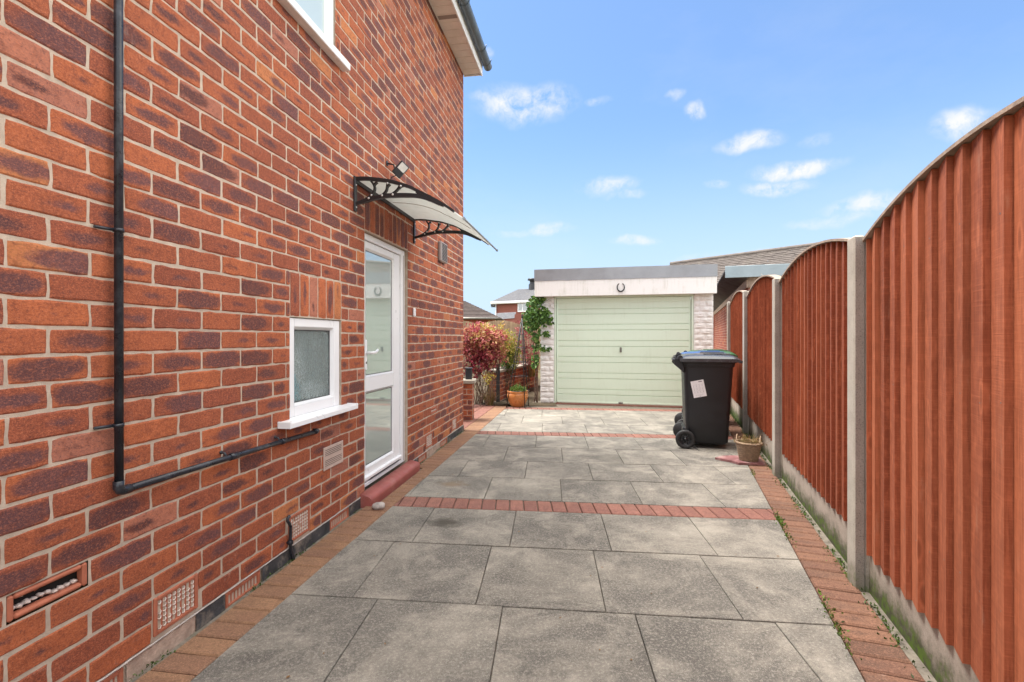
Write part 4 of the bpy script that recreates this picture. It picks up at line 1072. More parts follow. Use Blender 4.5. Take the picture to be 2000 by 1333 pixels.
for i in range(N_):                                      # metal edge trim with a slightly wavy lower edge
    a, b = -.082 + 3.165 * i / N_, -.082 + 3.165 * (i + 1) / N_
    za, zb_ = [2.262 + .007 * noise.noise(Vector((k * .9, 3, 0))) for k in (i, i + 1)]
    na, nb_ = [-.176 - .006 * abs(noise.noise(Vector((k * .7, 9, 0)))) for k in (i, i + 1)]
    q.poly([gar(a, na, za), gar(b, nb_, zb_), gar(b, -.172, 2.475), gar(a, -.172, 2.475)])
q.poly([gar(3.083, -.175, 2.262), gar(3.083, 5.7, 2.262), gar(3.083, 5.7, 2.47), gar(3.083, -.175, 2.475)])
q.poly([gar(-.082, 5.7, 2.262), gar(-.082, -.175, 2.262), gar(-.082, -.175, 2.475), gar(-.082, 5.7, 2.47)])
q.build('roof_edge_trim', M['flashing'], garage)
q = MB(); gbox(q, -.07, 3.07, -.165, 5.65, 2.27, 2.465); q.build('flat_roof', M['tile_grey'], garage)
q = MB(); gbox(q, DL, DL + .035, .02, .11, .0, 1.985); gbox(q, DR - .035, DR, .02, .11, .0, 1.985); gbox(q, DL + .035, DR - .035, .021, .11, 1.955, 1.985)
q.build('door_frame', M['mint'], garage)
gdr = MB(); a0, a1 = DL + .042, DR - .046; zt = 1.95; zz = .03
# pressed horizontal ribs: profile (depth offset, z)
prof = []; grooves = [.175, .275, .47, .575, .77, .875, 1.065, 1.17, 1.365, 1.47, 1.66, 1.755]
prof.append((.0, zz))
for gz in grooves: prof += [(.0, gz - .013), (.014, gz - .005), (.014, gz + .003), (.0, gz + .004)]
prof.append((.0, zt))
for (d0_, z0_), (d1_, z1_) in zip(prof, prof[1:]):
    q_ = [gar(a0 + .02, .055 + d0_, z0_), gar(a1 - .02, .055 + d0_, z0_), gar(a1 - .02, .055 + d1_, z1_), gar(a0 + .02, .055 + d1_, z1_)]
    gdr.poly(q_)
gbox(gdr, a0, a0 + .022, .046, .085, zz - .01, zt, 0, .003); gbox(gdr, a1 - .022, a1, .046, .085, zz - .01, zt, 0, .003)
gbox(gdr, a0 + .022, a1 - .022, .047, .085, zz - .018, zz + .012, 0, .003); gbox(gdr, a0 + .022, a1 - .022, .047, .08, zt - .085, zt, 0, .003)
gdo = gdr.build('garage_door', M['mint'], garage)
q = MB(); am = 1.475
gbox(q, am - .018, am + .018, .036, .054, .955, 1.045, 0, .006); q.tube([gar(am, .04, 1.01), gar(am, .005, 1.01)], .009, 8); gbox(q, am - .011, am + .011, -.012, .006, .955, 1.03, 0, .006)
q.build('handle', M['zinc'], gdo)
q = MB(); gbox(q, am - .04, am + .04, .03, .052, .02, .05, 0, .006); q.build('latch', M['zinc'], gdo)
q = MB(); gbox(q, DL, DR, -.02, .12, -.03, .008); q.build('threshold', M['paver_red'], garage)
q = MB()
q.tube([gar(am + .003 + .062 * math.sin(t) * (1.0 if abs(t) < 2.2 else .93), -.183, 2.115 - .075 * math.cos(t)) for t in [-2.62 + 5.24 * i / 24 for i in range(25)]], [.007 + .005 * math.sin(math.pi * i / 24) for i in range(25)], 7)
one(q, 'horseshoe', M['black_metal'], 'black iron horseshoe nailed to the white board over the garage door', 'horseshoe')

# ================================================================== NEIGHBOUR'S GARAGE AND HOUSE (right)
nd = Vector((.94, -.30, 0)).normalized(); nback = Vector((.36, 1, 0)).normalized(); no = Vector((3.90, 8.85, 0))
def nei(a, b, z): p = no + nd * a + nback * b; return (p.x, p.y, z)
ng = thing('neighbouring_garage', 'low brick garage beyond the fence with pale metal roof edge and grey sheet roof', 'garage', nei(1.5, 2.5, 0))
q = MB()
brick_wall(q, lambda s, n, z: nei(.36 - n, 12 - s, z), 0, 12, 2.12, 0, 27, [], .1, ct=2.12, ch=.0785, nx=1, ny=1)
brick_wall(q, lambda s, n, z: nei(.36 + s, -n, z), 0, 3.2, 2.12, 0, 27, [], .0, ct=2.12, ch=.0785, nx=1, ny=1)
q.poly([nei(.365, 12, -.05), nei(.365, .005, -.05), nei(.365, .005, 2.3), nei(.365, 12, 2.3)], 1); q.poly([nei(.365, .005, -.05), nei(3.5, .005, -.05), nei(3.5, .005, 2.3), nei(.365, .005, 2.3)], 1)
q.poly([nei(3.5, .005, -.05), nei(3.5, 12, -.05), nei(3.5, 12, 2.3), nei(3.5, .005, 2.3)], 1)
q.build('wall', [M['far_brick'], M['mortar']], ng)
q = MB()
for i in range(90):
    b0_ = -.1 + i * .135
    for (x0, x1, w0_, w1_) in ((b0_, b0_ + .045, 0, .02), (b0_ + .045, b0_ + .0675, .02, .02), (b0_ + .0675, b0_ + .1125, .02, 0), (b0_ + .1125, b0_ + .135, 0, 0)):
        q.poly([nei(-.02, x0, 2.445 + w0_), nei(-.02, x1, 2.445 + w1_), nei(3.8, x1, 2.40 + w1_), nei(3.8, x0, 2.40 + w0_)])
q.build('sheet_roof', M['tile_grey'], ng)
q = MB(); q.box(nei, -.03, 3.9, -.16, -.13, 2.29, 2.50, 0, (.5,) * 3, .005); q.build('roof_edge_trim', M['galv'], ng)
q = MB(); q.box(nei, .33, .37, -.02, 12, 2.12, 2.30, 0, (.5,) * 3, .003); q.box(nei, .371, 3.5, -.03, .0, 2.12, 2.34, 0, (.5,) * 3, .003); q.build('wall_plate', M['render'], ng)
q = MB()
for i in range(90):
    b0_ = -.12 + i * .135; q.poly([nei(-.02, b0_, 2.44), nei(-.02, b0_ + .07, 2.42), nei(.34, b0_ + .07, 2.25), nei(.34, b0_, 2.27)]); q.poly([nei(-.02, b0_ + .07, 2.42), nei(-.02, b0_ + .135, 2.44), nei(.34, b0_ + .135, 2.27), nei(.34, b0_ + .07, 2.25)])
q.build('eaves_sheet', M['tile_grey'], ng)
q = MB(); q.tube([nei(.55, -.15, 2.34), nei(.62, -.16, 2.22), nei(.66, -.12, 2.1)], .012, 6); q.build('bracket', M['zinc'], ng)

# neighbour's bungalow: roof plane rising away to the right
r0p, r1p = Vector((8.4, 25.2, 5.02)), Vector((15.2, 17.0, 5.10))
rdir = (r1p - r0p); rdir.z = 0; RL = rdir.length; rdir.normalize(); rout = Vector((rdir.y, -rdir.x, 0)); rout = -rout if rout.y > 0 else rout
bun = thing('bungalow', 'tiled roof bungalow with white gutter beyond the garages on the right', 'house', tuple(r0p.lerp(r1p, .5) - Vector((0, 0, 5.0))))
def bg_(a, b, z): p = Vector((r0p.x, r0p.y, 0)) + rdir * a + rout * b; return (p.x, p.y, z)
q = MB(); n_ = 21
for sgn in (1, -1):
    for i in range(n_):
        t0, t1 = i / n_, (i + 1) / n_
        for k in range(24):
            x0, x1 = RL * k / 24 - .2, RL * (k + 1) / 24 - .2; j = R.uniform(-.01, .01)
            q.poly([bg_(x0, sgn * 4.1 * t1, 5.03 - 2.2 * t1 + .05 + j), bg_(x1, sgn * 4.1 * t1, 5.03 - 2.2 * t1 + .05 + j), bg_(x1, sgn * 4.1 * t0, 5.03 - 2.2 * t0 + j), bg_(x0, sgn * 4.1 * t0, 5.03 - 2.2 * t0 + j)])
            q.poly([bg_(x0, sgn * 4.1 * t1, 5.03 - 2.2 * t1 + .0 + j), bg_(x1, sgn * 4.1 * t1, 5.03 - 2.2 * t1 + j), bg_(x1, sgn * 4.1 * t1, 5.03 - 2.2 * t1 + .05 + j), bg_(x0, sgn * 4.1 * t1, 5.03 - 2.2 * t1 + .05 + j)])
ro = q.build('roof', M['tile_tan'], bun)
q = MB(); q.tube([bg_(RL * i / 20 - .2, 0, 5.07) for i in range(21)], .10, 8); q.build('ridge_tile', M['tile_tan'], ro)
q = MB()
def bw(u, z, b): return bg_(u, b, z)
q.hexa([bg_(.2, -3.7, 0), bg_(RL - .2, -3.7, 0), bg_(RL - .2, 3.7, 0), bg_(.2, 3.7, 0), bg_(.2, -3.7, 2.9), bg_(RL - .2, -3.7, 2.9), bg_(RL - .2, 3.7, 2.9), bg_(.2, 3.7, 2.9)])
q.poly([bg_(.2, -3.7, 2.9), bg_(.2, 3.7, 2.9), bg_(.2, 0, 4.95)]); q.poly([bg_(RL - .2, -3.7, 2.9), bg_(RL - .2, 3.7, 2.9), bg_(RL - .2, 0, 4.95)])
q.build('wall', M['far_brick'], bun)
q = MB(); q.tube([bg_(-.2, 4.16, 2.80), bg_(RL - .2, 4.16, 2.80)], .07, 8); q.build('gutter', M['upvc'], bun)
q = MB(); q.box(bg_, 1.0, 3.4, 3.70, 3.76, 1.0, 2.45, 0, (.5,) * 3, .01); wo = q.build('window', M['upvc'], bun)
q = MB(); q.box(bg_, 1.1, 2.15, 3.755, 3.77, 1.1, 2.35); q.box(bg_, 2.25, 3.3, 3.755, 3.77, 1.1, 2.35); q.build('pane', M['pane_far'], wo)

# ================================================================== HOUSES FAR LEFT
def P3(px, py, d): return Vector(((px - CX) / F * d, d, CAMH + (HY - py) / F * d))
def slope_roof(mb, A, B, C_, D_, rows_, m=0, step=.04):
    """eave A->B, ridge D->C: stepped tile rows"""
    for i in range(rows_):
        t0, t1 = i / rows_, (i + 1) / rows_
        a, b = A.lerp(D_, t0), B.lerp(C_, t0); c, d = B.lerp(C_, t1), A.lerp(D_, t1); u = Vector((0, 0, step))
        mb.poly([a + u, b + u, c, d], m); mb.poly([a, b, b + u, a + u], m)
sem = thing('semi_detached_house', 'distant red brick house with grey hipped roof and white window above the back fence', 'house', (.0, 52, 0))
E1, E2 = P3(959, 590, 50), P3(1062, 582, 47.5); E0 = P3(959, 590, 50) + Vector((-.4, 9, 0)); E0.z = E1.z
rg0, rg1 = P3(1013, 560, 53.5), P3(1075, 556, 51.5)
E1.z = E2.z = E0.z = 4.9; rg0.z = rg1.z = 6.55
q = MB(); slope_roof(q, E1, E2, rg1, rg0, 12); slope_roof(q, E0, E1, rg0, rg0 + Vector((0, .01, 0)), 12)
q.poly([E0, rg0, rg1, E2 + Vector((0, 10, 0))]); ro = q.build('roof', M['tile_grey'], sem)
q = MB(); q.lathe(P3(1040, 562, 52.3), [(.42, -.6), (.42, .3), (.3, .45), (.3, .7), (.55, .78), (.5, .95), (.0001, 1.0)], 12); q.build('chimney', M['black_metal'], ro)
q = MB(); i1, i2 = E1 + Vector((.55, .3, 0)), E2 + Vector((-.3, .3, 0))
q.poly([(i1.x, i1.y, 0), (i2.x, i2.y, 0), (i2.x, i2.y, 4.85), (i1.x, i1.y, 4.85)]); q.poly([(i1.x - .1, i1.y + 8.6, 0), (i1.x, i1.y, 0), (i1.x, i1.y, 4.85), (i1.x - .1, i1.y + 8.6, 4.85)])
q.poly([(i2.x, i2.y, 0), (i2.x + .2, i2.y + 8.6, 0), (i2.x + .2, i2.y + 8.6, 4.85), (i2.x, i2.y, 4.85)]); q.poly([(i2.x + .2, i2.y + 8.6, 0), (i1.x - .1, i1.y + 8.6, 0), (i1.x - .1, i1.y + 8.6, 4.85), (i2.x + .2, i2.y + 8.6, 4.85)])
q.build('wall', M['far_brick'], sem)
q = MB(); q.tube([E1 + Vector((0, 0, -.12)), E2 + Vector((0, 0, -.12))], .13, 6); q.tube([E1 + Vector((.5, .2, -.12)), (E1.x + .5, E1.y + .2, 0)], .06, 6); q.build('gutter', M['upvc'], sem)
def flat_on(mb, px0, px1, py0, py1, base_a, base_b, off, th=.1, m=0):
    """box on the front wall line i1->i2 between image columns"""
    def pt(px):
        r = (px - CX) / F; d = (base_a.x - r * base_a.y) / ((r * (base_b.y - base_a.y) - (base_b.x - base_a.x))); return base_a + (base_b - base_a) * d
    a, b = pt(px0), pt(px1); zA = CAMH + (HY - py1) / F * a.y; zB = CAMH + (HY - py0) / F * a.y
    o = Vector((0, -off, 0)); t = Vector((0, -th, 0))
    P_ = [a + o + t, b + o + t, b + o, a + o]
    mb.hexa([(p.x, p.y, zA) for p in P_] + [(p.x, p.y, zB) for p in P_], m)
q = MB(); flat_on(q, 1011, 1032, 589, 610, i1, i2, .0, .12); wo = q.build('window', M['upvc'], sem)
q = MB(); flat_on(q, 1012.5, 1019, 591, 607, i1, i2, .12, .03); flat_on(q, 1021, 1030.5, 591, 607, i1, i2, .12, .03); q.build('pane', M['pane_far'], wo)
# garage range with lean-to roofs in front of it
lt = thing('outbuilding', 'small brick outbuilding with dark sloping roof in front of the distant hipped house', 'outbuilding', (-.6, 42, 0))
a, b, c, d = P3(965, 625, 40), P3(1005, 622, 38), P3(1008, 610, 41), P3(972, 612, 43)
q = MB(); slope_roof(q, a, b, c, d, 6); q.build('roof', M['tile_grey'], lt)
q = MB(); q.poly([(a.x + .2, a.y + .1, 0), (b.x, b.y + .1, 0), (b.x, b.y + .1, b.z), (a.x + .2, a.y + .1, a.z)]); q.poly([(b.x, b.y + .1, 0), (b.x + 5, b.y + 1, 0), (b.x + 5, b.y + 1, b.z + .9), (b.x, b.y + .1, b.z + .3)]); q.build('wall', M['far_brick'], lt)
bl_ = thing('small_bungalow', 'low bungalow with dark brown tiled hip roof and grey gutter beside the house corner', 'house', (-3.5, 25, 0))
a, b = P3(860, 622, 24.5), P3(976, 622, 24.5); a.z = b.z = 2.22; tp = P3(905, 588, 28); tp2 = tp + Vector((-3.2, 0, .0)); b2 = b + Vector((.3, 7, 0)); a2 = a + Vector((0, 7, 0))
q = MB(); slope_roof(q, a, b, tp, tp2, 13, step=.05); slope_roof(q, b, b2, tp + Vector((0, .01, 0)), tp, 13); slope_roof(q, b2, a2, tp2, tp, 13); slope_roof(q, a2, a, tp2, tp2 + Vector((0, .01, 0)), 13)
q.build('roof', M['tile_brown'], bl_)
q = MB(); p0, p1 = a + Vector((.3, .3, 0)), b + Vector((-.3, .3, 0)); q.hexa([(p0.x, p0.y, 0), (p1.x, p1.y, 0), (p1.x, p1.y + 6, 0), (p0.x, p0.y + 6, 0), (p0.x, p0.y, 2.2), (p1.x, p1.y, 2.2), (p1.x, p1.y + 6, 2.2), (p0.x, p0.y + 6, 2.2)]); q.build('wall', M['far_brick'], bl_)
q = MB(); q.tube([a + Vector((0, -.05, -.03)), b + Vector((.05, -.05, -.03))], .06, 8); q.build('gutter', M['zinc'], bl_)

# back fence: weathered boards with bowed tops
bf = thing('garden_fence', 'weathered pale brown bow-top board fence at the back of the garden', 'fence', (-1.0, 18, 0))
for k in range(-2, 3):
    xa = -1.85 + k * 1.55 - .9; xb = xa + 1.5; q = MB(); n_ = 16
    for i in range(n_):
        x = xa + 1.5 * i / n_; t = (i + .5) / n_ * 2 - 1; zt = 1.70 + .17 * (1 - t * t); c = (R.random(), R.random(), R.random())
        yb = 18.2 - .5 * x * .2; q.hexa([(x, yb - .03, 0), (x + .092, yb - .012, 0), (x + .092, yb, 0), (x, yb, 0), (x, yb - .03, zt), (x + .092, yb - .012, zt), (x + .092, yb, zt), (x, yb, zt)], 0, c)
    q.build('fence_panel', M['old_wood'], bf)
    q = MB(); q.box(lambda a, b, z: (a, b, z), xb, xb + .05, 18.1 - .1 * xb, 18.22 - .1 * xb, 0, 1.74, 0, (.5,) * 3, .005); q.build('concrete_post', M['coping'], bf)

# ================================================================== GARDEN WALLS, POSTS, PLANTS
def brick_block(q, fr, L_, Hh, D_, ch=.0775, bl=.232):
    n = int(Hh / ch)
    holes_ = []
    brick_wall(q, fr, 0, L_, n * ch, 0, n, [], 0, ch=ch, ct=n * ch, bl=bl, nx=2, ny=2)
    holes_plane(q, fr, 0, L_, -.05, n * ch, [], -.005, 1)
    return n * ch
lw = thing('low_garden_wall', 'low red brick garden wall with concrete coping left of the garage', 'wall', (.2, 10.8, 0))
la0 = Vector((-.245, 9.38, 0)); lad = Vector((.29, 1, 0)).normalized(); lan = Vector((lad.y, -lad.x, 0))
def lwf(s, n, z): p = la0 + lad * s + lan * n; return (p.x, p.y, z)
def lwe(s, n, z): p = la0 - lan * .22 + lan * s - lad * n; return (p.x, p.y, z)
q = MB(); hh = brick_block(q, lwf, 3.3, .56, .2); brick_block(q, lwe, .22, .56, .2); q.build('brickwork', [M['brick'], M['mortar']], lw)
q = MB()
for i in range(6): q.box(lambda a, b, z: lwf(-a, b, z), -(i * .56 + .545), -(i * .56 - .02), -.25, .03, hh + .002, hh + .055, 0, (.5,) * 3, .01)
q.build('coping', M['coping'], lw)
pw = thing('brick_pier', 'short brick pier with flat coping just beyond the house corner', 'pier', (-.85, 7.2, 0))
pa = Vector((-.575, 7.14, 0))
q = MB(); brick_block(q, lambda s, n, z: (pa.x - .9 + s, pa.y - n, z), .9, .58, .2); brick_block(q, lambda s, n, z: (pa.x + n, pa.y + s, z), .225, .58, .2)
q.poly([(pa.x - .9, pa.y + .225, 0), (pa.x, pa.y + .225, 0), (pa.x, pa.y + .225, .54), (pa.x - .9, pa.y + .225, .54)], 1); q.build('brickwork', [M['brick'], M['mortar']], pw)
q = MB(); q.box(lambda a, b, z: (a, b, z), pa.x - .92, pa.x + .035, pa.y - .035, pa.y + .26, .545, .60, 0, (.5,) * 3, .008); q.build('coping', M['coping'], pw)
q = MB(); q.box(lambda a, b, z: (a, b, z), pa.x - .115, pa.x - .02, pa.y + .06, pa.y + .155, .602, .765, 0, (.5,) * 3, .006); q.box(lambda a, b, z: (a, b, z), pa.x - .122, pa.x - .013, pa.y + .053, pa.y + .162, .755, .775, 0, (.5,) * 3, .004)
q.tube([(pa.x - .12, pa.y + .05, .62), (pa.x - .19, pa.y + .02, .67), (pa.x - .27, pa.y, .66)], .006, 6)
one(q, 'lantern_box', M['lamp_body'], 'small dark square post lamp standing on the coping of the brick pier', 'lamp')
q = MB(); x_, y_ = -.262, 9.12; q.box(lambda a, b, z: (a, b, z), x_ - .035, x_ + .035, y_ - .035, y_ + .035, -.02, .70, 0, (.5,) * 3, .006); q.lathe((x_, y_, .70), [(.045, 0), (.045, .012), (.02, .03), (.0001, .035)], 8)
one(q, 'gate_post', M['black_metal'], 'slim black square post at the end of the low brick wall', 'post')

def rv(): 
    v = Vector((R.gauss(0, 1), R.gauss(0, 1), R.gauss(0, 1))); return v.normalized() if v.length > 0 else Vector((0, 0, 1))
def shrub(name, label, base, stems, centers, leafm, nleaf, L_, group=None, cat='shrub', palette=None, sr=.008):
    t = thing(name, label, cat, base, group); q = MB(); b = Vector(base)
    for i in range(stems):
        c, r = centers[i % len(centers)][:2]; e = Vector(c) + Vector([R.uniform(-1, 1) * x * .75 for x in r]); s0 = b + Vector((R.uniform(-.18, .18), R.uniform(-.12, .12), -.02)); m_ = s0.lerp(e, .5) + rv() * .07
        q.tube([s0, s0.lerp(m_, .5) + rv() * .015, m_, m_.lerp(e, .6) + rv() * .03, e], [sr, sr * .85, sr * .7, sr * .45, .002], 5, 0, (.5,) * 3, False)
        for k in range(3):
            s1 = m_.lerp(e, R.random()); q.tube([s1, s1 + rv() * .08, s1 + rv() * .14 + Vector((0, 0, .08))], [.004, .003, .001], 4, 0, (.5,) * 3, False)
    q.build('stems', M['bark'], t)
    for (lm, nm, sel) in leafm:
        q = MB()
        cs = [centers[i] for i in sel]; wts = [c[1][0] * c[1][1] * c[1][2] for c in cs]
        twigs = []
        for _ in range(nleaf // 9):
            c = R.choices(cs, wts)[0]; d = rv(); rr = R.random() ** .42 * R.choice((.85, 1, 1, 1.18)); p = Vector(c[0]) + Vector((d.x * c[1][0], d.y * c[1][1], d.z * c[1][2])) * rr
            pal = R.uniform(c[2][0], c[2][1]) if len(c) > 2 else R.random(); twigs.append((p, d, pal))
        for p, d, pal in twigs:
            for k in range(9):
                dd = (rv() + d * .5 + Vector((0, 0, -.1))).normalized(); pp = p + rv() * R.uniform(0, L_ * 1.6)
                q.leaf(pp, dd, rv() + Vector((0, 0, 1.2)), L_ * R.uniform(.6, 1.2), L_ * R.uniform(.18, .30), 0, (min(1, max(0, pal + R.uniform(-.14, .14))), R.random(), 0))
        q.build(nm, M[lm], t)
    return t
shrub('red_shrub', 'tall shrub with maroon pink leaves over bare stems just beyond the house corner', (-.52, 9.0, 0), 26,
      [((-.66, 9.0, 1.22), (.34, .30, .22), (.15, .95)), ((-.36, 9.05, 1.17), (.28, .28, .22), (.3, 1)), ((-.82, 9.0, 1.02), (.26, .26, .22), (.1, .75)), ((-.50, 8.95, .88), (.26, .24, .20), (.0, .6)),
       ((-.28, 9.0, .93), (.20, .2, .2), (.4, 1)), ((-.72, 9.0, .66), (.24, .2, .20), (.0, .5))],
      [('leaf_red', 'foliage', [0, 1, 2, 3, 4, 5])], 4400, .074)
shrub('golden_shrub', 'yellow green and orange leaved shrub growing behind the maroon one', (-.2, 9.9, 0), 12,
      [((-.30, 9.75, 1.30), (.30, .22, .17), (.3, 1)), ((-.08, 9.85, 1.05), (.24, .24, .22), (.1, .8)), ((-.02, 9.8, .80), (.18, .2, .22), (.0, .5)), ((-.62, 9.9, 1.38), (.2, .2, .1), (.5, 1))],
      [('leaf_yellow', 'foliage', [0, 1, 2, 3])], 2400, .058)
shrub('dark_red_shrub', 'dark red bush half hidden behind the wire obelisk', (.32, 11.2, 0), 10,
      [((.30, 11.2, 1.25), (.24, .22, .35), (0, .45)), ((.38, 11.2, .8), (.22, .22, .3), (0, .4))], [('leaf_red', 'foliage', [0, 1])], 1100, .05)
# climbing ivy on the garage corner
iv = thing('ivy', 'green ivy climbing the left corner of the garage up to the white fascia', 'climbing plant', gar(-.05, .0, 0))
q = MB(); 
for i in range(7):
    x = R.uniform(-.10, .08); pts = [gar(-.08 + R.uniform(-.04, .04), .02, .0)]
    for k in range(1, 11): pts.append(gar(-.06 + x * k / 8 + R.uniform(-.03, .03), -.012 + R.uniform(-.02, .01), k * .19))
    q.tube(pts, [.008 - .0006 * k for k in range(11)], 5, 0, (.5,) * 3, False)
for pts in ([(-.05, 1.75), (.05, 1.86), (.16, 1.93), (.22, 1.90)], [(-.05, 1.02), (.05, .98), (.14, 1.0), (.20, .94)], [(0, 1.35), (.1, 1.31), (.21, 1.34)]):
    q.tube([gar(a, -.015, z) for a, z in pts], .004, 4, 0, (.5,) * 3, False)
q.build('stems', M['bark'], iv)
q = MB()
for (a, z, ra, rz, n_, out) in ((-.10, 1.82, .11, .18, 150, .10), (-.04, 1.68, .20, .17, 240, .14), (.10, 1.58, .15, .14, 130, .10), (-.19, 1.56, .14, .20, 220, .14), (-.08, 1.34, .10, .15, 80, .08), (-.07, 1.10, .07, .12, 35, .05), (.10, 1.02, .10, .04, 30, .03), (-.08, .78, .07, .14, 50, .05), (.12, 1.30, .08, .05, 30, .03), (-.02, 1.95, .10, .08, 60, .08)):
    for _ in range(n_):
        r_ = math.sqrt(R.random()); th = R.uniform(0, 6.283)
        p = Vector(gar(a + ra * r_ * math.cos(th), -.03 - R.random() ** 1.5 * out, z + rz * r_ * math.sin(th)))
        q.leaf(p, rv() * .7 + Vector((0, 0, -.5)) + gn * .2, gn + rv() * .5, R.uniform(.045, .085), R.uniform(.018, .030), 0, (R.betavariate(2, 2.2), R.random(), 0))
q.build('foliage', M['leaf_green'], iv)
# grasses and small plants
def tuft(name, label, base, n_, L_, spread, m_, cat='grass plant', group=None, w=.0035, droop=.5):
    q = MB()
    for _ in range(n_):
        th = R.uniform(0, 6.283); d = Vector((math.cos(th), math.sin(th), 0)); b = Vector(base) + d * R.uniform(0, spread * .25); l = L_ * R.uniform(.55, 1.1); lean = R.uniform(.1, 1) * spread; c = (R.random(), R.random(), 0)
        sd_ = Vector((-d.y, d.x, 0)) * w; prev = None
        for k in range(5):
            t = k / 4; p = b + d * lean * t ** 1.6 + Vector((0, 0, l * (t - droop * t * t * (lean / spread)))); ww = sd_ * (1 - t * .9)
            i = q.vs([p - ww, p + ww])
            if prev is not None: q.face((prev, prev + 1, i + 1, i), 0, None, c)
            prev = i
    return one(q, name, M[m_], label, cat, group)
tuft('ornamental_grass', 'tuft of brown green grass at the foot of the maroon shrub', (-.40, 8.80, -.01), 380, .42, .26, 'leaf_dry')
tuft('ornamental_grass', 'dry pale twiggy grass behind the brick pier', (-.78, 8.6, -.01), 300, .55, .25, 'leaf_dry')
tuft('spiky_plant', 'yellow spiky leaves rising behind the coping of the low wall', (.50, 11.6, .3), 60, .75, .3, 'leaf_yellow', 'plant', w=.009)
tuft('dry_stalks', 'tall pale dry stalks beside the spiky yellow plant', (.42, 11.3, .3), 30, 1.0, .25, 'leaf_dry', 'plant', w=.005)
shrub('green_bush', 'small dark green bush beside the black post above the low wall', (-.22, 9.85, 0), 5, [((-.10, 9.75, .72), (.13, .13, .24), (0, .5))], [('leaf_green', 'foliage', [0])], 420, .05)
shrub('lime_plant', 'low lime green leafy plant on the bare soil by the maroon shrub', (-.44, 8.72, 0), 4, [((-.40, 8.72, .52), (.09, .08, .10), (.5, 1))], [('leaf_yellow', 'foliage', [0])], 120, .045)

# flower pot, plant and wire obelisk
px_, py_ = .10, 8.63
pt_ = MB(); pt_.lathe((px_, py_, 0), [(.0001, .0), (.110, .0), (.118, .012), (.160, .09), (.186, .17), (.190, .215), (.182, .235), (.176, .242), (.186, .250), (.190, .268), (.184, .285), (.168, .285), (.164, .25), (.0001, .245)], 32)
one(pt_, 'plant_pot', M['pot'], 'glazed orange terracotta pot standing by the left corner of the garage', 'pot')
pl = thing('pot_plant', 'small green leafy plant with dry stalks growing in the orange pot', 'plant', (px_, py_, .25))
q = MB()
for _ in range(420):
    th = R.uniform(0, 6.283); r_ = math.sqrt(R.random()) * .14; q.leaf((px_ + r_ * math.cos(th), py_ + r_ * math.sin(th), .255 + R.uniform(0, .11) * (1.2 - r_ * 5)), rv() * .6 + Vector((math.cos(th) * .4, math.sin(th) * .4, .8)), rv(), R.uniform(.03, .06), R.uniform(.006, .013), 0, (R.uniform(.3, .95), 0, 0))
q.build('leaves', M['leaf_green'], pl)
q = MB()
for _ in range(14):
    d = rv(); d.z = abs(d.z) + .6; d.normalize(); b = Vector((px_, py_, .25)); q.tube([b, b + d * .14, b + d * .26 + rv() * .04, b + d * .33 + Vector((d.x * .2, d.y * .2, -.02))], [.003, .0025, .002, .001], 4, 0, (.5,) * 3, False)
q.build('stalks', M['leaf_dry'], pl)
ob = thing('wire_obelisk', 'tall thin black wire obelisk plant support standing over the orange pot', 'plant support', (px_, py_, 0))
q = MB(); tipz = 1.60; rb_ = .235; tp_ = Vector((px_ + .08, py_, tipz)); feet = []
for k in range(4):
    th = .55 + k * math.pi / 2; ft = Vector((px_ + rb_ * math.cos(th), py_ + rb_ * math.sin(th), -.02)); feet.append(ft); q.tube([ft, ft.lerp(tp_, .5), tp_ - Vector((0, 0, .02))], .0075, 6)
q.lathe(tp_, [(.012, -.03), (.018, 0), (.012, .02), (.0001, .05)], 8); q.build('frame', M['black_metal'], ob)
for z in (.30, .55, .80, 1.05, 1.28):
    q = MB(); t = z / tipz; ring = [ft.lerp(tp_, t) for ft in feet]; c = sum(ring, Vector()) / 4; r_ = (ring[0] - c).length
    q.tube([c + Vector((r_ * math.cos(a), r_ * math.sin(a), 0)) for a in [2 * math.pi * i / 20 for i in range(21)]], .005, 5)
    q.build('hoop', M['black_metal'], ob)

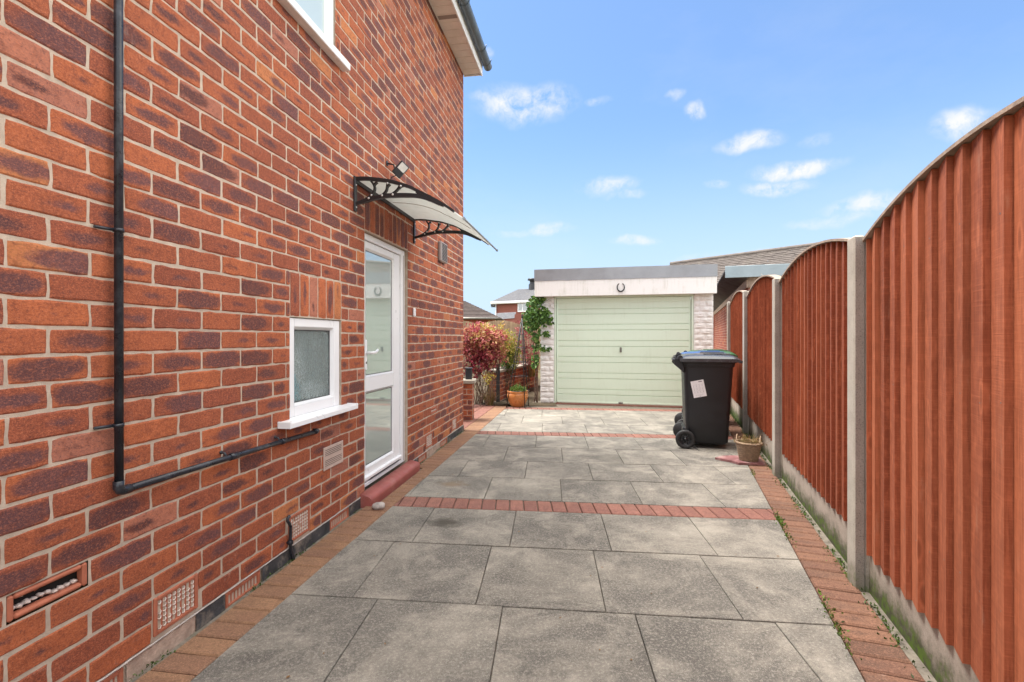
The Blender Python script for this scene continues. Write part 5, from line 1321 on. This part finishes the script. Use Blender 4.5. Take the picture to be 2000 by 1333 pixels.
# ================================================================== WHEELIE BINS
def make_bin(lid_mat, label, loc, yaw, detail=True, group='wheelie bins by the fence'):
    t = thing('wheelie_bin', label, 'bin', (0, 0, 0), group)
    # local: x from the hinge side (-) to the front (+), y across, z up
    def sect(z):
        k = z / .98; x0 = -.230 - .030 * k; x1 = .200 + .055 * k; w = .22 + .05 * k; return x0, x1, w
    def ring(mb, z, ins=0, r=.05, n=5):
        x0, x1, w = sect(z); x0 += ins; x1 -= ins; w -= ins; P_ = []
        for (cx, cy, a0) in ((x1 - r, w - r, 0), (x0 + r, w - r, 90), (x0 + r, -w + r, 180), (x1 - r, -w + r, 270)):
            for i in range(n): a = rad(a0 + 90 * i / (n - 1)); P_.append((cx + r * math.cos(a), cy + r * math.sin(a), z))
        return mb.vs(P_), len(P_)
    q = MB(); zs = [(.045, .03), (.055, .012), (.075, 0), (.3, 0), (.6, 0), (.90, 0), (.902, -.012), (.945, -.016), (.948, -.03), (.985, -.032), (.988, -.01)]
    rs = [ring(q, z, ins) for z, ins in zs]
    for (a, n), (b, _) in zip(rs, rs[1:]):
        for i in range(n): j = (i + 1) % n; q.face((a + i, a + j, b + j, b + i), 0, None, (.5,) * 3, True)
    q.face([rs[0][0] + i for i in range(rs[0][1])][::-1])
    q.face([rs[-1][0] + i for i in range(rs[-1][1])])
    B3 = lambda a, b, z: (a, b, z)
    q.box(B3, -.262, -.20, -.15, .15, .06, .22, 0, (.5,) * 3, .02)
    q.tube([(-.245, -.235, .10), (-.245, .235, .10)], .014, 8)
    body = q.build('body', M['bin'], t); body.data.set_sharp_from_angle(angle=rad(35))
    q = MB()                                             # lid: shallow dome with a skirt and front lip
    def lid(u, v):
        x = -.300 + .63 * u; y = -.312 + .624 * v; e = min(min(u, 1 - u) * 7, min(v, 1 - v) * 6, 1.0)
        return (x, y, .992 + .034 * math.sin(e * math.pi / 2) + .018 * math.sin(math.pi * v) * math.sin(math.pi * min(u * 1.1, 1)) - (.02 * max(0, u - .9) * 10))
    q.grid(lid, 22, 18); 
    for (fa) in (lambda u, k: lid(u, 0) if k else (lid(u, 0)[0], lid(u, 0)[1] - .004, .955), ):
        pass
    n_ = 22; edge_ = [lid(i / n_, 0) for i in range(n_)] + [lid(1, i / n_) for i in range(n_)] + [lid(1 - i / n_, 1) for i in range(n_)] + [lid(0, 1 - i / n_) for i in range(n_)]
    a = q.vs(edge_); b = q.vs([(x, y, .958 - (.012 if x > .3 else 0)) for x, y, z in edge_]); c = q.vs([(x * .97, y * .97, .962) for x, y, z in edge_]); m_ = len(edge_)
    for i in range(m_): j = (i + 1) % m_; q.face((b + i, b + j, a + j, a + i), 0, None, (.5,) * 3, False); q.face((c + i, c + j, b + j, b + i))
    q.face([c + i for i in range(m_)][::-1])
    q.tube([(-.05, -.20, 1.043), (.22, -.20, 1.043)], .006, 6); q.tube([(-.05, .20, 1.043), (.22, .20, 1.043)], .006, 6)
    ld = q.build('lid', M[lid_mat], t); ld.data.set_sharp_from_angle(angle=rad(40))
    q = MB()                                             # handle and hinge block at the back
    q.tube([(-.350, -.23, .965), (-.350, .23, .965)], .017, 10)
    for y in (-.22, 0, .22):
        q.hexa([(-.362, y - .022, .925), (-.255, y - .022, .83), (-.255, y + .022, .83), (-.362, y + .022, .925), (-.352, y - .022, .985), (-.25, y - .022, .985), (-.25, y + .022, .985), (-.352, y + .022, .985)])
    for y in (-.26, .26): q.tube([(-.295, y - .035, 1.0), (-.295, y + .035, 1.0)], .026, 10)
    q.build('handle', M['bin'], t)
    for y in (-.272, .272):
        q = MB(); sgn = 1 if y > 0 else -1; ax = (0, sgn, 0)
        q.lathe((-.245, y - sgn * .028, .102), [(.0001, 0), (.098, 0), (.102, .008), (.102, .045), (.096, .052), (.072, .053), (.066, .046)], 28, ax=ax)
        wo = q.build('wheel', M['tyre'], t)
        q = MB(); q.lathe((-.245, y - sgn * .028, .102), [(.068, .040), (.060, .041), (.056, .032), (.02, .034), (.018, .05), (.0001, .052)], 20, ax=ax)
        for k in range(6):
            a = k * math.pi / 3; c = Vector((-.245, y + sgn * .010, .102)); d = Vector((math.cos(a), 0, math.sin(a))); q.tube([c + d * .018, c + d * .058], .0055, 5)
        q.build('hub', M['bin'], wo)
    t.location = loc; t.rotation_euler = (0, 0, yaw); return t
yaw = -.27
bin1 = make_bin('bin_lid', 'large black wheelie bin with black lid and white sticker, nearest on the paving', (2.215, 5.55, 0), yaw)
# printed sticker on the side facing the drive
q = MB(); stw = thing('sticker', 'tilted white calendar sticker on the side of the black bin', 'sticker', (0, 0, 0))
stw.location = bin1.location; stw.rotation_euler = bin1.rotation_euler
sa = rad(12); scx, scz = -.105, .66
def sk_(u, v, off):
    x = scx + u * math.cos(sa) - v * math.sin(sa); z = scz + u * math.sin(sa) + v * math.cos(sa)
    y = -(.22 + .05 * z / .98) - off; return (x, y, z)
q.poly([sk_(-.068, -.092, .0015), sk_(.068, -.092, .0015), sk_(.068, .092, .0015), sk_(-.068, .092, .0015)])
q.build('sheet', M['paper'], stw)
q = MB()
def ink(u0, u1, v0, v1): q.poly([sk_(u0, v0, .0026), sk_(u1, v0, .0026), sk_(u1, v1, .0026), sk_(u0, v1, .0026)])
ink(.012, .050, .072, .079)
for i in range(4):
    for j in range(3):
        u0, v0 = -.058 + i * .030, .030 - j * .034
        ink(u0 + .002, u0 + .022, v0 + .014, v0 + .0150); ink(u0 + .010, u0 + .0125, v0 - .004, v0 + .006); ink(u0 + .004, u0 + .018, v0 - .010, v0 - .0094)
ink(-.045, .04, -.066, -.0650); ink(-.05, .03, -.074, -.0732); ink(-.004, .004, -.086, -.080)
q.build('print', M['ink'], stw)
make_bin('blue', 'black wheelie bin with blue lid standing behind the stickered one', (2.47, 6.28, 0), yaw - .02)
make_bin('green', 'black wheelie bin with green lid, farthest of the bins by the fence', (2.84, 7.02, 0), yaw + .02)

# ================================================================== BASKET AND THE RED SLAB
bx_, by_ = 2.31, 4.75
q = MB()
P_ = [(2.03, 4.86), (2.14, 4.74), (2.17, 4.66), (2.41, 4.63), (2.47, 4.84), (2.35, 4.93), (2.24, 4.95), (2.12, 4.93)]
n_ = len(P_); a = q.vs([(x, y, .003) for x, y in P_]); b = q.vs([(x, y, .024) for x, y in P_]); q.face([b + i for i in range(n_)])
for i in range(n_): j = (i + 1) % n_; q.face((a + i, a + j, b + j, b + i))
one(q, 'loose_slab', M['red_paint'], 'broken slab with worn pink red paint lying under the wicker basket', 'slab')
bk_ = thing('wicker_basket', 'small round wicker basket standing by the fence post', 'basket', (bx_, by_, .025))
q = MB(); n_st = 22
def br_(z): return .078 + .032 * (z / .17)
for k in range(n_st):
    th = 2 * math.pi * k / n_st; q.tube([(bx_ + br_(z) * math.cos(th), by_ + br_(z) * math.sin(th), .026 + z) for z in (0, .08, .17)], .004, 4)
for r_i in range(19):
    z = .006 + r_i * .0088; pts = []
    for i in range(89):
        th = 2 * math.pi * i / 88; w_ = .005 * math.cos(th * n_st / 2 + (math.pi if r_i % 2 else 0)); pts.append((bx_ + (br_(z) + w_) * math.cos(th), by_ + (br_(z) + w_) * math.sin(th), .026 + z + .001 * math.sin(th * 7 + r_i)))
    q.tube(pts, .0046, 4)
q.lathe((bx_, by_, .028), [(.0001, 0), (.078, 0), (.105, .15)], 20)
q.build('body', M['wicker'], bk_)
q = MB()
for j in range(3):
    q.tube([(bx_ + (.113 + .006 * math.cos(th * 9 + j * 2.1)) * math.cos(th), by_ + (.113 + .006 * math.cos(th * 9 + j * 2.1)) * math.sin(th), .198 + .006 * math.sin(th * 9 + j * 2.1)) for th in [2 * math.pi * i / 60 for i in range(61)]], .0055, 5)
q.build('rim', M['wicker'], bk_)
for sgn in (-1, 1):
    q = MB(); c = Vector((bx_ + sgn * .085, by_ - .06 * sgn, .20)); q.tube([c + Vector((.05 * math.cos(t) * .6, .05 * math.cos(t), .065 * math.sin(t))) for t in [math.pi * i / 12 for i in range(13)]], .0055, 6); q.build('handle', M['wicker'], bk_)
q = MB()
for _ in range(190):
    th = R.uniform(0, 6.283); r_ = math.sqrt(R.random()) * .095; b = Vector((bx_ + r_ * math.cos(th), by_ + r_ * math.sin(th), .165)); d = (rv() * .9 + Vector((.25, .1, .9))).normalized(); l = R.uniform(.04, .12); c = (R.random(), 0, 0)
    q.tube([b, b + d * l * .5 + rv() * .01, b + d * l + rv() * .025], [.0022, .0018, .001], 3, 0, c, False)
    if R.random() < .7: q.leaf(b + d * l * .7, rv(), rv(), R.uniform(.02, .04), .007, 0, c)
one(q, 'dried_plant', M['leaf_dry'], 'brown dried plant filling the wicker basket', 'plant')
tuft('grass_tuft', 'green weedy grass tuft against the mossy base of the fence behind the basket', (2.42, 5.02, -.01), 90, .26, .12, 'leaf_yellow', 'weed')

# ================================================================== MOSS, WEEDS, LITTER OF THE JOINTS
q = MB()
for _ in range(2600):
    s_ = R.uniform(-1.5, 6); p = Vector(fence(s_, -.04 + abs(R.gauss(0, .03)), -.004)); k = noise.noise(Vector((s_ * 2.1, 1, 0)))
    if k < -.02 and R.random() < .85: continue
    q.leaf(p, rv() + Vector((0, 0, .7)), rv(), R.uniform(.008, .020), R.uniform(.003, .006), 0, (R.random() * (.5 + k), 0, 0))
for _ in range(420):
    y = R.choice([3.2, 3.25, 3.3, 3.0, 2.1, 2.2, 1.95, 4.4]) + R.gauss(0, .07); p = Vector((.343 * y + .662 + .01 + R.gauss(0, .012), y, -.002))
    q.leaf(p, rv() + Vector((0, 0, .7)), rv(), R.uniform(.008, .022), R.uniform(.003, .006), 0, (R.random(), 0, 0))
for _ in range(1500):
    s_ = R.uniform(.5, 6.5); 
    if 3.55 < s_ < 4.65: continue
    k = noise.noise(Vector((s_ * 1.7, 5, 0)))
    if k < .0: continue
    p = Vector(wall(s_, R.uniform(.008, .04), -.004)); q.leaf(p, rv() + Vector((0, 0, .5)), rv(), R.uniform(.005, .014), R.uniform(.002, .005), 0, (R.random() * .5, 0, 0))
tag(q.build('moss_and_weeds', M['moss']), 'patches of moss and small weeds in the joints along wall and fence', 'moss', kind='stuff')
q = MB()
for _ in range(70):
    x = R.uniform(-1, 2.2); y = R.uniform(1.6, 8)
    if x < WK * y - 1.6 or x > .343 * y + .8: continue
    q.leaf((x, y, .004), (R.gauss(0, 1), R.gauss(0, 1), .05), (0, 0, 1), R.uniform(.008, .02), R.uniform(.003, .007), 0, (R.random() * .4, 0, 0))
tag(q.build('leaf_litter', M['leaf_dry']), 'tiny scattered dead leaves and bits lying on the paving', 'leaf litter', kind='stuff')
